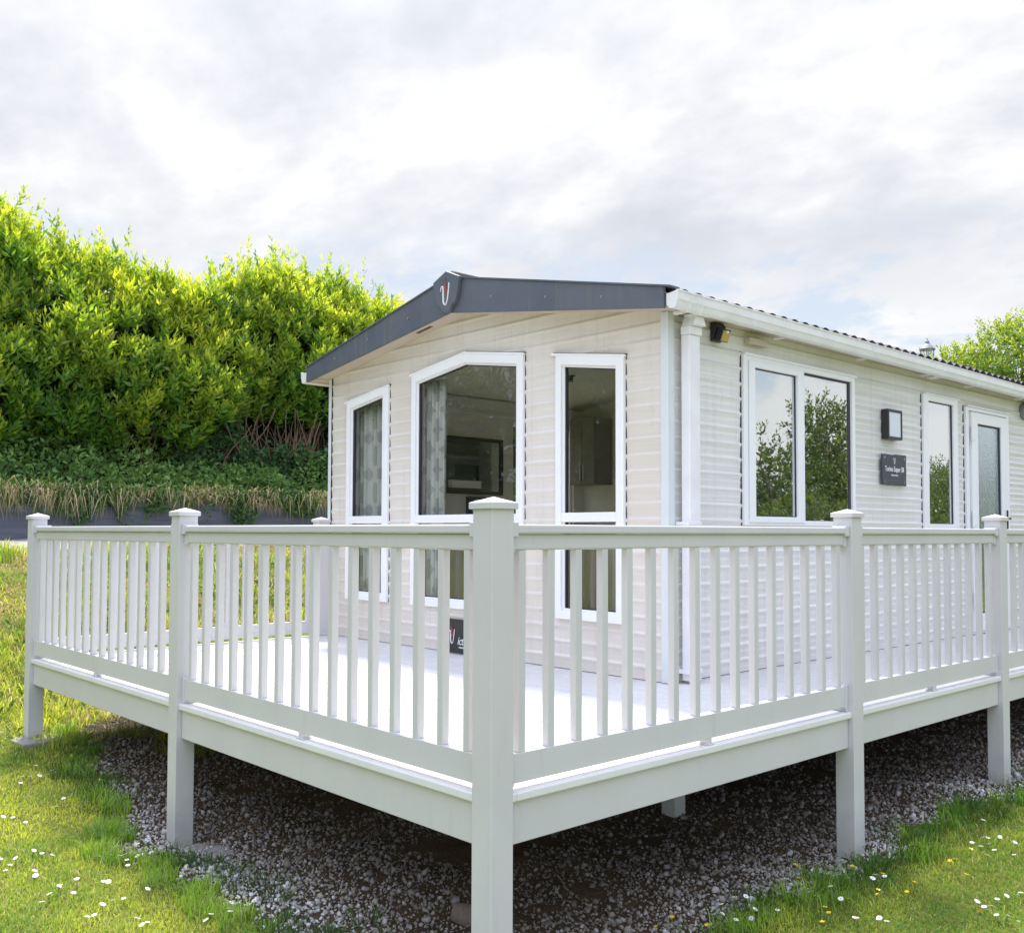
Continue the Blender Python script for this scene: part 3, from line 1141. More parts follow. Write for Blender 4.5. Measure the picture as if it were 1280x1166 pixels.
ry = np.arange(YF + .03, YB + .2, .0275)
rx = np.linspace(-1, 1, 57)
RX, RY = np.meshgrid(rx * (EX + .02) + XC, ry, indexing='ij')
wave = np.abs(np.sin(np.pi * RY / .165)) ** .8 * .042
stepz = ((np.abs(RX - XC) / .32) % 1.0) * -.012
RZZ = RZ - (RZ - EZ) * np.abs(RX - XC) / EX + wave + stepz - .012
nx, ny = RX.shape
idx = np.arange(nx * ny).reshape(nx, ny)
FQ = np.stack([idx[:-1, :-1], idx[1:, :-1], idx[1:, 1:], idx[:-1, 1:]], -1).reshape(-1, 4)
roof = link('roof', np_mesh('roof', np.stack([RX, RY, RZZ], -1).reshape(-1, 3), FQ, None, True), car, [M['roof']])
mb = MB()
mb.prism([(XL - .15, 2.80), (XC, 3.13), (XW + .12, 2.80), (XW + .12, 2.87), (XC, 3.37), (XL - .15, 2.87)], lambda u, v, d_: (u, d_, v), YW + .04, YB + .1)
link('roof_deck', mb.mesh(), roof, [M['soffit']])
mb = MB()
mb.tube([(XC, YF + .03, RZ + .02), (XC, YB + .2, RZ + .02)], .07, 8)
link('ridge_cap', mb.mesh(), roof, [M['roof']], smooth=True)

# gable fascia
XFL, XFR = XC - EX, XC + EX - .005
fz_b = lambda x: 3.105 - .1475 * abs(x - XC)
fz_t = lambda x: 3.432 - .2155 * abs(x - XC)
poly = [(XFL, fz_b(XFL)), (XC, fz_b(XC)), (XFR, fz_b(XFR)), (XFR, fz_t(XFR)), (XC, fz_t(XC)), (XFL, fz_t(XFL))]
fas = link('fascia_board', MB().prism(poly, lambda u, v, d_: (u, d_, v), YF, YF + .03).mesh(), car, [M['fascia']], bevel=.004)
mb = MB()
cp = lambda x: fz_t(x)
mb.prism([(XFL - .01, cp(XFL) - .004), (XC, cp(XC) - .004), (XFR + .07, cp(XFR + .07) - .004), (XFR + .07, cp(XFR + .07) + .008), (XC, cp(XC) + .008), (XFL - .01, cp(XFL) + .008)],
         lambda u, v, d_: (u, d_, v), YF - .012, YF + .10)
link('capping', mb.mesh(), fas, [M['fascia']])
mb = MB()
for x, z in [(-3.227, 3.157), (-2.56, 3.034), (-1.951, 2.928), (-4.421, 3.152), (-5.086, 3.048), (-5.685, 2.932)]:
    mb.prism([(x + .012 * math.cos(a * math.pi / 4), z + .012 * math.sin(a * math.pi / 4)) for a in range(8)], lambda u, v, d_: (u, d_, v), YF - .006, YF + .002)
link('screw_cap', mb.mesh(), fas, [M['lamp_grey']])
# soffit
mb = MB()
mb.prism([(XFL + .005, fz_b(XFL) + .012), (XC, fz_b(XC) + .012), (XFR - .005, fz_b(XFR) + .012), (XFR - .005, fz_b(XFR) + .03), (XC, fz_b(XC) + .03), (XFL + .005, fz_b(XFL) + .03)],
         lambda u, v, d_: (u, d_, v), YF + .0305, YW + .05)
sof = link('soffit', mb.mesh(), car, [M['soffit']])
mb = MB()
x0 = -4.42
mb.prism([(x0, fz_b(x0) + .0085), (x0 + .22, fz_b(x0 + .22) + .0085), (x0 + .22, fz_b(x0 + .22) + .0115), (x0, fz_b(x0) + .0115)], lambda u, v, d_: (u, d_, v), YF + .09, YF + .13)
link('soffit_vent', mb.mesh(), sof, [M['bark']])
# side eaves board and soffit
mb = MB()
mb.box((XW + .014, YW + .04, 2.765), (XW + .135, YB, 2.785))
mb.box((XW + .118, YW - .19, 2.755), (XW + .136, YB, 2.862))
mb.box((XL - .16, YW - .16, 2.765), (XL - .010, YB, 2.785))
mb.box((XL - .165, YW - .18, 2.745), (XL - .150, YB, 2.86))
link('eaves_board', mb.mesh(), car, [M['soffit']])

# gutters
GP = [(0, 0.115), (.008, .112), (.012, .03), (.035, .006), (.075, .0), (.098, .012), (.108, .05), (.116, .060), (.118, .115), (.126, .118), (.126, .128), (.106, .128), (.106, .066), (.094, .05), (.085, .022), (.07, .012), (.04, .016), (.022, .035), (.018, .12), (0, .125)]


def gutter(x0, sgn, y0, y1, z0, z1):
    mb = MB()
    k = len(GP)
    vs = [(x0 + sgn * a, y0, z0 + b) for a, b in GP] + [(x0 + sgn * a, y1, z1 + b) for a, b in GP]
    mb.add(vs, [(i, i + k, (i + 1) % k + k, (i + 1) % k) for i in range(k)])
    end = [0, 1, 2, 3, 4, 5, 6, 7, 8, 9, 10]
    for yy, zz_, s in ((y0, z0, -1), (y1, z1, 1)):
        o2 = [(a, b) for a, b in GP[1:11]]
        mb.prism([(x0 + sgn * a, zz_ + b) for a, b in o2], lambda u, v, d_: (u, d_, v), yy + s * .004, yy - s * .004)
    return mb


GX0 = XW + .137
gzt = lambda yy: 2.735 - .0065 * (yy - 2.85)
gut = link('gutter', gutter(GX0, 1, 2.85, YB + .1, gzt(2.85), gzt(YB + .1)).mesh(), car, [M['gutter']], bevel=.003)


def bracket(yy, wd=.045, name='gutter_bracket'):
    k = 11
    mb = MB()
    out = [(a + (.004 if a > .06 else -.002) , b - .005) for a, b in GP[1:11]]
    inn = [(a, b) for a, b in GP[1:11]]
    z = gzt(yy)
    vs, fs = [], []
    for dy in (-wd / 2, wd / 2):
        for a, b in out:
            vs.append((GX0 + a * 1.02, yy + dy, z + b))
    n = len(out)
    fs = [(i, i + 1, n + i + 1, n + i) for i in range(n - 1)] + [tuple(range(n)), tuple(range(2 * n - 1, n - 1, -1))]
    mb.add(vs, fs)
    mb.box((GX0 - .05, yy - wd / 2, z - .004), (GX0 + .03, yy + wd / 2, z + .015))
    return link(name, mb.mesh(), gut, [M['gutter']], bevel=.002)


for yy in (3.02, 4.33, 5.70, 6.98, 8.02, 9.4, 10.7, 12.0, 13.3):
    bracket(yy)
for yy in (7.18, 11.1):
    bracket(yy, .11, 'gutter_joint')
bracket(3.20, .14, 'gutter_outlet')
link('gutter', gutter(XL - .166, -1, YF + .005, YB + .1, 2.735, 2.70).mesh(), car, [M['gutter']], bevel=.003)
# downpipe
mb = MB()
px0, px1, py0, py1 = XW + .050, XW + .130, 3.140, 3.270
mb.box((px0, py0, .045), (px1, py1, 2.60))
mb.box((px0 + .004, py0 - .012, 2.60), (px1 + .012, py1 + .012, 2.665))
mb.prism([(py0 - .012, 2.665), (py1 + .012, 2.665), (py1 - .02, 2.735), (py0 + .02, 2.735)], lambda u, v, d_: (d_, u, v), px0 + .01, px1 + .05)
dp = link('downpipe', mb.mesh(), car, [M['gutter']], bevel=.008)
for z in (.10, 1.185):
    link('pipe_clip', MB().box((XW + .014, py0 - .03, z), (px1 + .004, py1 + .006, z + .028)).mesh(), dp, [M['gutter']], bevel=.003)
link('vent_cover', MB().box(SD(4.012, 2.655, .012), SD(4.285, 2.705, .075)).mesh(), car, [M['beige']], bevel=.006)


# gable emblem shield with its cipher
def Y2(u, v, d_):
    return (u, YF - d_, v)


SH = [(-3.985, 3.40), (-3.797, 3.477), (-3.614, 3.400), (-3.640, 3.255), (-3.660, 3.190), (-3.715, 3.158), (-3.755, 3.112), (-3.800, 3.095), (-3.845, 3.112), (-3.885, 3.158), (-3.940, 3.190), (-3.960, 3.255)]
emb = link('emblem', MB().prism(SH, Y2, .001, .045).mesh(), fas, [M['fascia']], bevel=.006)


def vee(fn, d0, x, z, s):
    """The looped script V with its little flame."""
    v = [(-.26, .10), (-.25, .20), (-.20, .28), (-.13, .27), (-.11, .16), (-.11, -.05), (-.10, -.26), (-.06, -.36), (.0, -.40), (.07, -.34), (.13, -.16), (.17, .10), (.20, .36)]
    w_ = [.012, .018, .024, .03, .034, .036, .036, .03, .024, .022, .024, .026, .02]
    a = MB().tube([fn(x + p[0] * s, z + p[1] * s, d0) for p in v], [q * s for q in w_], 6)
    f = [(.0, .02), (-.07, .16), (-.03, .30), (.03, .52), (.06, .30), (.05, .18), (.11, .05), (.07, -.06)]
    b = MB().prism([(x + p[0] * s, z + p[1] * s) for p in f], fn, d0 - .002, d0 + .006)
    return a, b


a, b = vee(Y2, .047, -3.80, 3.270, .26)
link('letter', a.mesh(), emb, [M['white']], smooth=True)
link('flame', b.mesh(), emb, [M['red']])


def text_mesh(body, size, origin, right, up, shear=0.0, extrude=.002, sx=1.0):
    cu = bpy.data.curves.new('t', 'FONT')
    cu.body = body
    cu.size = size
    cu.shear = shear
    cu.extrude = extrude
    cu.resolution_u = 3
    cu.align_x = 'CENTER'
    o = bpy.data.objects.new('t', cu)
    C.objects.link(o)
    dg = bpy.context.evaluated_depsgraph_get()
    me = bpy.data.meshes.new_from_object(o.evaluated_get(dg))
    bpy.data.objects.remove(o)
    right, up = Vector(right), Vector(up)
    nrm = right.cross(up)
    for v in me.vertices:
        c = v.co.copy()
        v.co = Vector(origin) + right * c.x * sx + up * c.y + nrm * c.z
    return me


# ------------------------------------------------------------------ fittings on and beside the caravan
# house sign by the skirting of the gable
sg = thing('name_sign', (-3.86, YW - .03, .035), 'black rectangular sign with white script lettering standing at the foot of the gable wall', 'sign')


def rrect(x0, z0, x1, z1, r, n=4):
    out = []
    for cx_, cz_, a0 in ((x1 - r, z0 + r, -90), (x1 - r, z1 - r, 0), (x0 + r, z1 - r, 90), (x0 + r, z0 + r, 180)):
        for k in range(n + 1):
            t = R(a0 + 90 * k / n)
            out.append((cx_ + r * math.cos(t), cz_ + r * math.sin(t)))
    return out


link('panel', MB().prism(rrect(-4.083, .036, -3.60, .338, .025), FR, .030, .046).mesh(), sg, [M['black']])
link('backing', MB().prism(rrect(-4.10, .029, -3.583, .345, .025), FR, .0145, .0295).mesh(), sg, [M['soffit']])
for x in (-4.05, -3.633):
    for z in (.075, .300):
        link('screw', MB().prism([(x + .012 * math.cos(q * math.pi / 5), z + .012 * math.sin(q * math.pi / 5)) for q in range(10)], FR, .0465, .052).mesh(), sg, [M['steel']])
a, b = vee(FR, .050, -3.945, .185, .175)
link('letter', a.mesh(), sg, [M['white']], smooth=True)
link('flame', b.mesh(), sg, [M['red']])
link('lettering', text_mesh('ictory', .105, (-3.770, YW - .049, .112), (1, 0, 0), (0, 0, 1), .3, sx=.78), sg, [M['white']])
link('caption', text_mesh('LEISURE HOMES', .022, (-3.770, YW - .049, .080), (1, 0, 0), (0, 0, 1), 0), sg, [M['white']])

# model plaque under the wall lamp
pq = thing('wall_plaque', (XW, 6.487, 1.74), 'dark slate plaque with white lettering screwed to the side wall below the wall lamp', 'plaque')
edge = []
r2 = random.Random(3)
for (ya, za), (yb, zb) in zip([(6.245, 1.597), (6.730, 1.597), (6.730, 1.893), (6.245, 1.893)], [(6.730, 1.597), (6.730, 1.893), (6.245, 1.893), (6.245, 1.597)]):
    for k in range(7):
        t = k / 7
        edge.append((ya + (yb - ya) * t + r2.uniform(-.006, .006), za + (zb - za) * t + r2.uniform(-.006, .006)))
link('slate', MB().prism(edge, SD, .030, .045).mesh(), pq, [M['slate']])
for yy in (6.285, 6.69):
    for z in (1.63, 1.86):
        mb = MB().tube([SD(yy, z, .010), SD(yy, z, .049)], .012, 10)
        link('stud', mb.mesh(), pq, [M['steel']], smooth=False)
link('lettering', text_mesh('Torino Super 38', .072, (XW + .0465, 6.487, 1.728), (0, 1, 0), (0, 0, 1), 0, sx=.80), pq, [M['white']])
link('caption', text_mesh('LEISURE HOMES', .020, (XW + .0465, 6.487, 1.685), (0, 1, 0), (0, 0, 1), 0), pq, [M['white']])
a, b = vee(SD, .047, 6.487, 1.835, .085)
link('letter', a.mesh(), pq, [M['white']], smooth=True)

# wall lamp
lp = thing('wall_lamp', (XW, 6.43, 2.19), 'black box wall lamp with a pale opal panel above the slate plaque', 'wall lamp')
o_ = rect(6.295, 2.035, 6.585, 2.325)
i_ = rect(6.322, 2.062, 6.560, 2.298)
link('housing', MB().ring(o_, i_, SD, .012, .085, 0).mesh(), lp, [M['black']], bevel=.004)
link('diffuser', MB().box(SD(6.323, 2.063, .020), SD(6.559, 2.297, .078)).mesh(), lp, [M['opal']])

# security light under the eaves
sl = thing('security_light', (XW, 3.62, 2.70), 'small black security light with a yellow lens under the gutter by the downpipe', 'security light')
mb = MB()
mb.prism([(2.615, .013), (2.765, .013), (2.765, .050), (2.735, .075), (2.625, .040)], lambda u, v, d_: (XW + v, d_, u), 3.555, 3.680)
link('bracket', mb.mesh(), sl, [M['black']], bevel=.005)
hd = []
mb = MB()
mb.prism([(2.620, .05), (2.715, .085), (2.700, .130), (2.606, .094)], lambda u, v, d_: (XW + v, d_, u), 3.560, 3.672)
link('head', mb.mesh(), sl, [M['black']], bevel=.005)
mb = MB()
mb.prism([(2.612, .0975), (2.688, .1265), (2.686, .1305), (2.610, .1015)], lambda u, v, d_: (XW + v, d_, u), 3.572, 3.660)
link('lens', mb.mesh(), sl, [M['brass']])
mb = MB()
mb.prism([(2.672, .126), (2.690, .133), (2.686, .142), (2.668, .135)], lambda u, v, d_: (XW + v, d_, u), 3.602, 3.630)
link('sensor', mb.mesh(), sl, [M['white']], bevel=.004)

# round bulkhead light past the door
bl = thing('bulkhead_light', (XW, 9.87, 2.61), 'round grey bulkhead light on the side wall past the door', 'wall lamp')
ring_pts = [(9.87 + .13 * math.cos(k * math.pi / 12), 2.605 + .105 * math.sin(k * math.pi / 12)) for k in range(24)]
ring_in = [(9.87 + .095 * math.cos(k * math.pi / 12), 2.605 + .075 * math.sin(k * math.pi / 12)) for k in range(24)]
link('rim', MB().ring(ring_pts, ring_in, SD, .010, .055, 0, .075).mesh(), bl, [M['lamp_grey']])
mb = MB().prism(ring_in, SD, .02, .07)
link('diffuser', mb.mesh(), bl, [M['opal']])


# curtains, mirror, clock and cupboard behind the front windows
def curtain(x0, x1, z0, z1, yc, amp, waves, label, pinch=0.0, seed=0):
    n, k = 70, 14
    r = np.random.default_rng(seed)
    ph = r.uniform(0, 6)
    V = []
    for j in range(k + 1):
        tz = j / k
        z = z0 + (z1 - z0) * tz
        wd = 1 - pinch * math.sin(math.pi * tz) ** 2
        for i in range(n + 1):
            t = i / n
            x = x0 + (x1 - x0) * t * wd
            yy = yc + amp * math.sin(2 * math.pi * waves * t + ph + .5 * math.sin(3 * tz)) + amp * .4 * math.sin(2 * math.pi * waves * 2.3 * t + tz)
            zt = z if j < k else z - max(0, .1426 * (x - XC) * 0)
            V.append((x, yy, zt))
    idx = np.arange((n + 1) * (k + 1)).reshape(k + 1, n + 1)
    F = np.stack([idx[:-1, :-1], idx[:-1, 1:], idx[1:, 1:], idx[1:, :-1]], -1).reshape(-1, 4)
    me = np_mesh('curtain', np.array(V), F, None, True)
    o = link('curtain', me, None, [M['curtain']])
    so_ = o.modifiers.new('cloth', 'SOLIDIFY')
    so_.thickness = .004
    return tag(o, label, 'curtain')


curtain(-4.62, -4.30, .30, 2.60, YW + .14, .022, 5, 'grey diamond patterned curtain gathered at the left of the wide gable window', 0.0, 1)
curtain(-5.85, -5.28, .30, 2.46, YW + .16, .028, 7, 'grey patterned curtain hanging inside the narrow left gable window', 0.0, 2)

XI = XL + .032
mr = thing('wall_mirror', (XI, 5.2, 1.9), 'dark framed wall mirror seen inside through the wide gable window', 'mirror')
IN = lambda u, v, d_: (XI + d_, u, v)
mo = rect(4.46, 1.585, 5.50, 2.275)
mi = rect(4.50, 1.625, 5.46, 2.235)
link('frame', MB().ring(mo, mi, IN, .001, .035).mesh(), mr, [M['dark_steel']], bevel=.004)
link('mirror_glass', MB().box(IN(4.495, 1.62, .002), IN(5.465, 2.24, .012)).mesh(), mr, [M['mirror']])
ck = thing('table_clock', (XI + .02, 5.1, 1.45), 'pale round clock in a dark stand below the mirror inside the caravan', 'clock')
mb = MB().box(IN(4.92, 1.30, .001), IN(5.22, 1.555, .03))
link('stand', mb.mesh(), ck, [M['dark_steel']], bevel=.004)
mb = MB().prism([(5.07 + .085 * math.cos(k * math.pi / 10), 1.43 + .10 * math.sin(k * math.pi / 10)) for k in range(20)], IN, .0305, .04)
link('dial', mb.mesh(), ck, [M['opal']])
wb = thing('reflection_block', (XI + .03, 4.83, 1.66), 'white block added for a bright reflection in the mirror inside the wide gable window', 'box')
link('block_top', MB().box(IN(4.60, 1.722, .05), IN(5.06, 1.742, .13)).mesh(), wb, [M['white']], bevel=.003)  # added block standing in for the bright reflection in the mirror
link('body', MB().box(IN(4.605, 1.65, .052), IN(5.055, 1.7215, .128)).mesh(), wb, [M['white']], bevel=.003)
link('block_base', MB().box(IN(4.55, 1.632, .036), IN(5.11, 1.6495, .14)).mesh(), wb, [M['dark_steel']], bevel=.003)
cb = thing('kitchen_cupboard', (-5.6, 6.75, 2.2), 'dark wall cupboard inside the caravan seen through the right gable window', 'cupboard')
link('carcass', MB().box((-5.98, 6.66, 1.75), (-5.54, 6.99, 2.62)).mesh(), cb, [M['cupboard']], bevel=.004)
for x in (-5.975, -5.757):
    dd = link('cupboard_door', MB().box((x, 6.638, 1.76), (x + .212, 6.6585, 2.61)).mesh(), cb, [M['cupboard']], bevel=.004)
    hx = x + .19 if x < -5.8 else x + .03
    link('handle', MB().tube([(hx, 6.625, 1.80), (hx, 6.625, 2.05)], .007, 6).mesh(), dd, [M['steel']])
sp3 = thing('ceiling_spotlight', (-4.9, 5.4, 2.93), 'small dark triple spotlight fixed to the ceiling inside the right gable window', 'ceiling light')
mb = MB()
mb.box((-5.10, 5.39, 2.915), (-4.72, 5.43, 2.93))
for x in (-5.06, -4.91, -4.76):
    mb.tube([(x, 5.41, 2.915), (x + .01, 5.38, 2.86)], [.02, .03], 8)
link('lamp_heads', mb.mesh(), sp3, [M['dark_steel']])

# ------------------------------------------------------------------ retaining wall
rw = thing('retaining_wall', (-14.0, 4, 1.0), 'low grey timber retaining wall beside the lane under the hedge', 'retaining wall')
mb = MB()
for k in range(4):
    z0 = .90 + k * .205
    for j in range(-12, 14):
        mb.box((-14.10, j * 2.4 + .4 * (k % 2), z0), (-14.0 + random.uniform(-.003, .003), j * 2.4 + 2.396 + .4 * (k % 2), z0 + .2045))
link('boards', mb.mesh(), rw, [M['wallboard']])


# ------------------------------------------------------------------ leaves
def frames(d, up_hint=None, r=rng):
    """Unit leaf direction d (n,3) -> side and normal vectors, with a random roll."""
    n = len(d)
    a = r.normal(size=(n, 3))
    if up_hint is not None:
        a = a * .55 + up_hint
    s = np.cross(d, a)
    s /= np.linalg.norm(s, axis=1, keepdims=True) + 1e-9
    nn = np.cross(s, d)
    return s, nn


def leaf_mesh(name, P, D, L, Wd, col, fold=.25, droop=.15, hint=None, tipcol=1.0):
    """Folded leaves, six vertices and four faces each."""
    n = len(P)
    s, nn = frames(D, hint)
    L = np.asarray(L)[:, None]
    Wd = np.asarray(Wd)[:, None]
    base = P
    mid = P + D * L * .5 + nn * L * .06
    tip = P + D * L - nn * L * droop
    l1 = P + D * L * .42 + s * Wd * .5 + nn * Wd * fold
    r1 = P + D * L * .42 - s * Wd * .5 + nn * Wd * fold
    V = np.stack([base, l1, tip, r1, mid], 1).reshape(-1, 3)
    o = (np.arange(n) * 5)[:, None]
    F = np.concatenate([o + np.array([[0, 4, 1]]), o + np.array([[1, 4, 2]]), o + np.array([[0, 3, 4]]), o + np.array([[4, 3, 2]])], 0)
    c = np.repeat(col, 5, 0)
    if tipcol != 1.0:
        c = c.reshape(n, 5, 3)
        c[:, 2] *= tipcol
        c = c.reshape(-1, 3)
    return np_mesh(name, V, F, c, False)


def unit(v):
    return v / (np.linalg.norm(v, axis=1, keepdims=True) + 1e-9)


def shoots(base, axis, slen, nleaf, leaf_len, leaf_w, old, young, agef, spread=.75, r=rng):
    """Upright shoots with leaves set alternately round them; returns arrays for leaf_mesh."""
    n = len(base)
    t = (np.arange(nleaf) + .5) / nleaf
    P = base[:, None, :] + axis[:, None, :] * (slen[:, None, None] * t[None, :, None])
    a = r.normal(size=(n, 3))
    s = unit(np.cross(axis, a))
    q = np.cross(axis, s)
    ang = np.arange(nleaf)[None, :] * 2.4 + r.uniform(0, 6.28, (n, 1)) + r.normal(0, .25, (n, nleaf))
    rad = s[:, None, :] * np.cos(ang)[..., None] + q[:, None, :] * np.sin(ang)[..., None]
    sp_ = spread * (1.15 - .75 * t)[None, :, None] + r.normal(0, .1, (n, nleaf, 1))
    D = axis[:, None, :] * (1 - .5 * np.clip(sp_, 0, 1)) + rad * sp_
    D = unit(D.reshape(-1, 3))
    P = P.reshape(-1, 3)
    age = np.clip(np.repeat(agef, nleaf).reshape(n, nleaf) * (.35 + .8 * t)[None] + r.normal(0, .12, (n, nleaf)), 0, 1).reshape(-1, 1)
    col = np.array(old) * (1 - age) + np.array(young) * age
    col = col * r.uniform(.75, 1.25, (len(col), 1))
    L = (leaf_len * r.uniform(.7, 1.2, (n, nleaf)) * (1.05 - .45 * t[None])).ravel()
    return P, D, L, L * leaf_w * r.uniform(.85, 1.15, n * nleaf), col


# --- laurel hedge
TY = [-30, -3, 1.2, 2.1, 2.5, 2.8, 3.5, 3.9, 4.7, 5.0, 5.5, 6.3, 6.8, 7.5, 8.1, 8.9, 9.75, 10.15, 10.6, 11.1, 12, 15, 30]
TZ = [6.6, 7.0, 7.05, 7.0, 6.85, 6.6, 6.45, 6.4, 6.35, 6.08, 6.0, 6.15, 6.42, 6.6, 6.78, 6.72, 6.5, 5.85, 6.6, 6.4, 5.8, 5.4, 5.2]


def htop(y):
    return np.interp(y, TY, TZ)


def hbot(y):
    return np.interp(y, [-30, 1.0, 2.5, 3.5, 5.5, 6.0, 6.6, 8.5, 30], [2.3, 2.25, 2.45, 2.5, 2.45, 2.9, 3.3, 3.3, 3.2])


def hface(y, z):
    """x of the hedge's front face."""
    t = np.clip((z - hbot(y)) / (htop(y) - hbot(y)), 0, 1)
    belly = .75 * np.sin(np.pi * np.clip(t, 0, 1) ** .7) * .8
    return -15.35 + belly - .55 * t ** 2 + (fbm(y + 50, z + 50, .75, 41) - .5) * 1.1 + (fbm(y + 80, z + 20, 2.2, 43) - .5) * .45


HY0, HY1 = -4.5, 17.0
nS = 11500
yy = rng.uniform(HY0, HY1, nS)
tt = rng.random(nS) ** .95
zz_ = hbot(yy) + tt * (htop(yy) - hbot(yy) - .25)
depth = np.abs(rng.normal(0, .30, nS))
keep = fbm(yy + 11, zz_ + 5, 2.6, 57) > .36
yy, tt, zz_, depth = yy[keep], tt[keep], zz_[keep], depth[keep]
nS = len(yy)
xx = hface(yy, zz_) - depth
ax = unit(np.stack([.50 - .35 * tt + rng.normal(0, .22, nS), rng.normal(0, .25, nS), .75 + .3 * tt + rng.normal(0, .18, nS)], 1))
patch = .6 * fbm(yy + 30, zz_, 1.1, 51) + .4 * fbm(yy + 60, zz_ + 9, 3.2, 53)
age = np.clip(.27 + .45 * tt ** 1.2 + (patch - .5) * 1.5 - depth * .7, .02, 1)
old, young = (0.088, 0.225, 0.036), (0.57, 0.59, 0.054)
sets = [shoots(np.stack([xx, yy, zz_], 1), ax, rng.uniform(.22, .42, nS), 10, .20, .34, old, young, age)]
# crest of the hedge, standing shoots of uneven height
nT = 2600
yt = rng.uniform(HY0, HY1, nT)
dx = rng.uniform(0, 1.7, nT)
crest = (fbm(yt, yt * 0 + 3, 1.6, 61) - .45) * .65
zt = htop(yt) - .30 + crest - .10 * dx + rng.normal(0, .12, nT)
xt = hface(yt, htop(yt) - .3) - dx
at_ = unit(np.stack([rng.normal(.05, .18, nT), rng.normal(0, .18, nT), np.ones(nT)], 1))
tall = rng.random(nT) ** 4
sets.append(shoots(np.stack([xt, yt, zt], 1), at_, .28 + .50 * tall, 10, .20, .34, old, young, np.clip(.62 + rng.normal(0, .28, nT), 0, 1), .7))
# tall leaders standing clear of the crest
nL = 55
yl = rng.uniform(HY0, HY1, nL)
zl = htop(yl) - .35 + (fbm(yl, yl * 0 + 3, 1.6, 61) - .45) * .65
xl_ = hface(yl, htop(yl) - .3) - rng.uniform(0, .8, nL)
al = unit(np.stack([rng.normal(0, .1, nL), rng.normal(0, .12, nL), np.ones(nL)], 1))
for kk in range(5):
    jit = rng.normal(0, .10, (nL, 3))
    sets.append(shoots(np.stack([xl_, yl, zl], 1) + jit + al * (kk * .13), unit(al + rng.normal(0, .22, (nL, 3))), rng.uniform(.3, .5, nL), 9, .17, .34, old, young, np.clip(.7 + rng.normal(0, .2, nL), 0, 1), .7))
hedge = thing('laurel_hedge', (-15.5, 5, 2.3), 'tall sunlit laurel hedge with yellow green tips growing above the retaining wall', 'hedge')
Pa, Da, La, Wa, Ca = (np.concatenate([s_[i] for s_ in sets]) for i in range(5))
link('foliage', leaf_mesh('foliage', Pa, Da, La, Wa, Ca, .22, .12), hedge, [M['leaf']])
# dark inner leaves and an added solid core that keeps sky from showing through
nI = 26000
yi = rng.uniform(HY0, HY1, nI)
ti = rng.random(nI)
zi = hbot(yi) + ti * (htop(yi) - hbot(yi) - .45)
xi = hface(yi, zi) - .30 - rng.uniform(0, .9, nI)
Di = unit(rng.normal(size=(nI, 3)) + np.array([.3, 0, .2]))
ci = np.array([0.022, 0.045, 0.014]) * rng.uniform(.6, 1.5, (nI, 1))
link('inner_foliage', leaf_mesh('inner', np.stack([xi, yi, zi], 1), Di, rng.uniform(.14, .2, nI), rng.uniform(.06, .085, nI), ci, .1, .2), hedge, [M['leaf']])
cy_, cz_ = np.linspace(HY0, HY1, 110), np.linspace(0, 1, 26)
CY, CT = np.meshgrid(cy_, cz_, indexing='ij')
CZ = 1.9 + CT * (htop(CY) - .65 - 1.9)
CX = np.minimum(hface(CY, np.maximum(CZ, hbot(CY))) - 1.0, -15.6)
back = CX - 1.2
n1_, n2_ = CY.shape
idx = np.arange(n1_ * n2_).reshape(n1_, n2_)
F1 = np.stack([idx[:-1, :-1], idx[1:, :-1], idx[1:, 1:], idx[:-1, 1:]], -1).reshape(-1, 4)
Vc = np.concatenate([np.stack([CX, CY, CZ], -1).reshape(-1, 3), np.stack([back, CY, CZ], -1).reshape(-1, 3)])
F2 = F1[:, ::-1] + n1_ * n2_
top_ = np.stack([idx[:-1, -1], idx[1:, -1], idx[1:, -1] + n1_ * n2_, idx[:-1, -1] + n1_ * n2_], -1)
bot_ = np.stack([idx[:-1, 0] + n1_ * n2_, idx[1:, 0] + n1_ * n2_, idx[1:, 0], idx[:-1, 0]], -1)
link('hedge_core', np_mesh('core_mesh', Vc, np.concatenate([F1, F2, top_, bot_])), hedge, [simple('dark_hedge_core', (0.030, 0.038, 0.018), 0.95, 0.5, 22, bmp=0.8)])
mb = MB()
for k in range(170):
    y0 = random.choice([random.uniform(5.4, 9.5)] * 3 + [random.uniform(-4, 16)])
    x0 = -15.2 - random.uniform(-.1, .7)
    z0 = 2.1 + random.uniform(0, .4)
    p = Vector((x0, y0, z0))
    dd = Vector((random.uniform(-.35, .45), random.uniform(-.6, .6), 1)).normalized()
    pts = [p]
    for j in range(5):
        dd = (dd + Vector((random.uniform(-.2, .2), random.uniform(-.3, .3), random.uniform(-.1, .15)))).normalized()
        pts.append(pts[-1] + dd * random.uniform(.18, .34))
    r0 = random.uniform(.010, .024)
    mb.tube(pts, [r0 * (1 - .15 * j) for j in range(6)], 5)
link('branches', mb.mesh(), hedge, [M['twig']], smooth=True)

